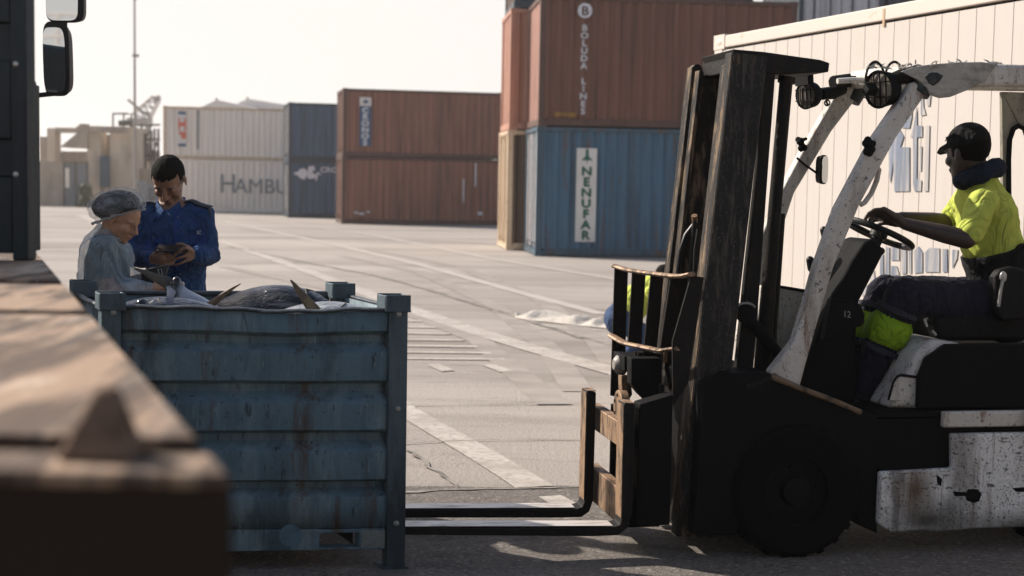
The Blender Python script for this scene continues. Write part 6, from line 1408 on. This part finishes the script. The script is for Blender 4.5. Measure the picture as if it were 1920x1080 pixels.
cw.part(b, 'vest', hv, 0.014, 3, disp=[(0.09, 0.02)])
b = MB(); limb(b, [hipc, c_(1180, 580)], [0.175, 0.15])
for d in (-0.12, 0.12): limb(b, [c_(1158, 602, d), c_(1212, 628, d)], [0.115, 0.085]); limb(b, [c_(1212, 628, d), V((c_(1182, 640).x, CY + d, 0.08))], [0.08, 0.065])
cw.part(b, 'jeans', cloth('blue_denim', (0.035, 0.060, 0.125)), 0.014, 3, disp=[(0.09, 0.02)])
for d in (-0.12, 0.12): shoes(cw, [c_(1185, 640).x], CY + d, (1, 0))
hairshell(chd - cbase, cR, 1.0, lambda p: p.z > 0.045 - 0.8 * max(0, -p.x), hair_m, cw.o)
# pale tarpaulin lying on the yard
tp = MB(); random.seed(21); ta = [G(972, 594), G(1010, 586), G(1085, 592), G(1160, 600), G(1175, 615), G(1130, 619), G(1050, 610), G(990, 605)]
nu, nv = 46, 14; vs = []
for i in range(nu + 1):
    for j in range(nv + 1):
        u_ = i / nu; v_ = j / nv; top = G(966 + 210 * u_, 592 - 8 * sin(pi * min(1, u_ * 1.8)) + 10 * u_); bt = G(966 + 210 * u_, 597 + 24 * u_ ** 0.8)
        p = top.lerp(bt, v_); h = 0.012 + 0.13 * sin(pi * v_) ** 0.6 * sin(pi * min(1, 0.1 + u_ * 0.9)) ** 0.5 * (0.5 + 0.5 * sin(u_ * 23 + v_ * 6 + 1.5 * sin(u_ * 9))) * (0.5 + 0.5 * random.random() * 0.3)
        vs.append((p.x, p.y, h))
k = nv + 1; tp.add(vs, [(i * k + j, (i + 1) * k + j, (i + 1) * k + j + 1, i * k + j + 1) for i in range(nu) for j in range(nv)])
tpo = tp.build('tarpaulin', mat('pale_tarpaulin', (0.42, 0.38, 0.33), 0.8, layers=[((0.20, 0.18, 0.16), (3, 3, 3), 0.5, 0.66, 0.7)], bump=[(9, 0.03)]), sub=1, origin=G(1070, 603)); add_solid(tpo, 0.004)
tag(tpo, 'crumpled pale tarpaulin lying on the yard beside the crouching worker', 'tarpaulin')

# ------------------------------------------------------------------ ship moored behind the camera, seen in the truck's mirrors
shp = empty('moored_ship', (0, -17, 0), 0, 'dark green ship hull behind the camera, reflected in the truck mirrors', 'ship')
hull_m = mat('dark_green_hull', (0.018, 0.030, 0.026), 0.6, spec=0.2, layers=[((0.05, 0.03, 0.02), (0.4, 0.4, 0.2), 0.56, 0.7, 0.7), ((0.03, 0.045, 0.04), (0.2, 0.2, 0.5), 0.5, 0.7, 0.5)])
b = MB(); K = 24; sec = []
for i in range(K + 1):
    x = -42 + 84 * i / K; fx = max(0, (abs(x) - 28) / 14); y = -5.5 * fx * fx; z = 4.3 + 2.0 * fx * fx
    sec.append([(x, y - 1.2 - 0.8 * (1 - fx), 0.05), (x, y - 0.3, 2.2), (x, y, 3.2), (x, y + 0.25, z), (x, y - 0.1, z + 0.02), (x, y - 12 * (1 - fx) - 0.3, z), (x, y - 12 * (1 - fx) - 0.3, 0.05)])
b.v = [V(p) for s_ in sec for p in s_]; b.f = [[i * 7 + j, i * 7 + (j + 1) % 7, (i + 1) * 7 + (j + 1) % 7, (i + 1) * 7 + j] for i in range(K) for j in range(7)]
b.f += [list(range(7)), [K * 7 + j for j in range(6, -1, -1)]]
b.build('hull', hull_m, shp)
b = MB()
for i in range(K + 1): b.tube([V(sec[i][3]) + V((0, -0.15, 0)), V(sec[i][3]) + V((0, -0.15, 1.0))], 0.04, n=6)
for dz in (0.5, 1.0): b.tube([V(s_[3]) + V((0, -0.15, dz)) for s_ in sec], 0.035, n=6)
b.build('deck_railing', white_p, shp)
b = MB(); b.span((-34, -9.5, 4.3), (-20, -2.5, 15)); b.span((-31, -8.5, 15), (-23, -3, 18)); b.build('deckhouse', white_p, shp, bevel=0.1)
b = MB()
for x in (-4, 14): b.tube([(x, -5, 8), (x, -5, 24)], 0.35, n=10); b.tube([(x, -5, 23), (x + 7, -4, 15)], 0.2, n=8)
b.build('mast_derrick', cream_p, shp)
# ------------------------------------------------------------------ haze
hz_m = bpy.data.materials.new('haze'); hz_m.use_nodes = True
nt = hz_m.node_tree
for n in list(nt.nodes):
    if n.type != 'OUTPUT_MATERIAL': nt.nodes.remove(n)
out = [n for n in nt.nodes if n.type == 'OUTPUT_MATERIAL'][0]
pv = nt.nodes.new('ShaderNodeVolumePrincipled')
pv.inputs['Color'].default_value = (0.97, 0.93, 0.90, 1); pv.inputs['Density'].default_value = 0.0007; pv.inputs['Anisotropy'].default_value = 0.45
nt.links.new(pv.outputs[0], out.inputs['Volume'])
hm = MB(); hm.span((-1000, -70, -1.0), (1000, 1600, 22))
ho = hm.build('haze', hz_m, smooth=False); tag(ho, kind='stuff')
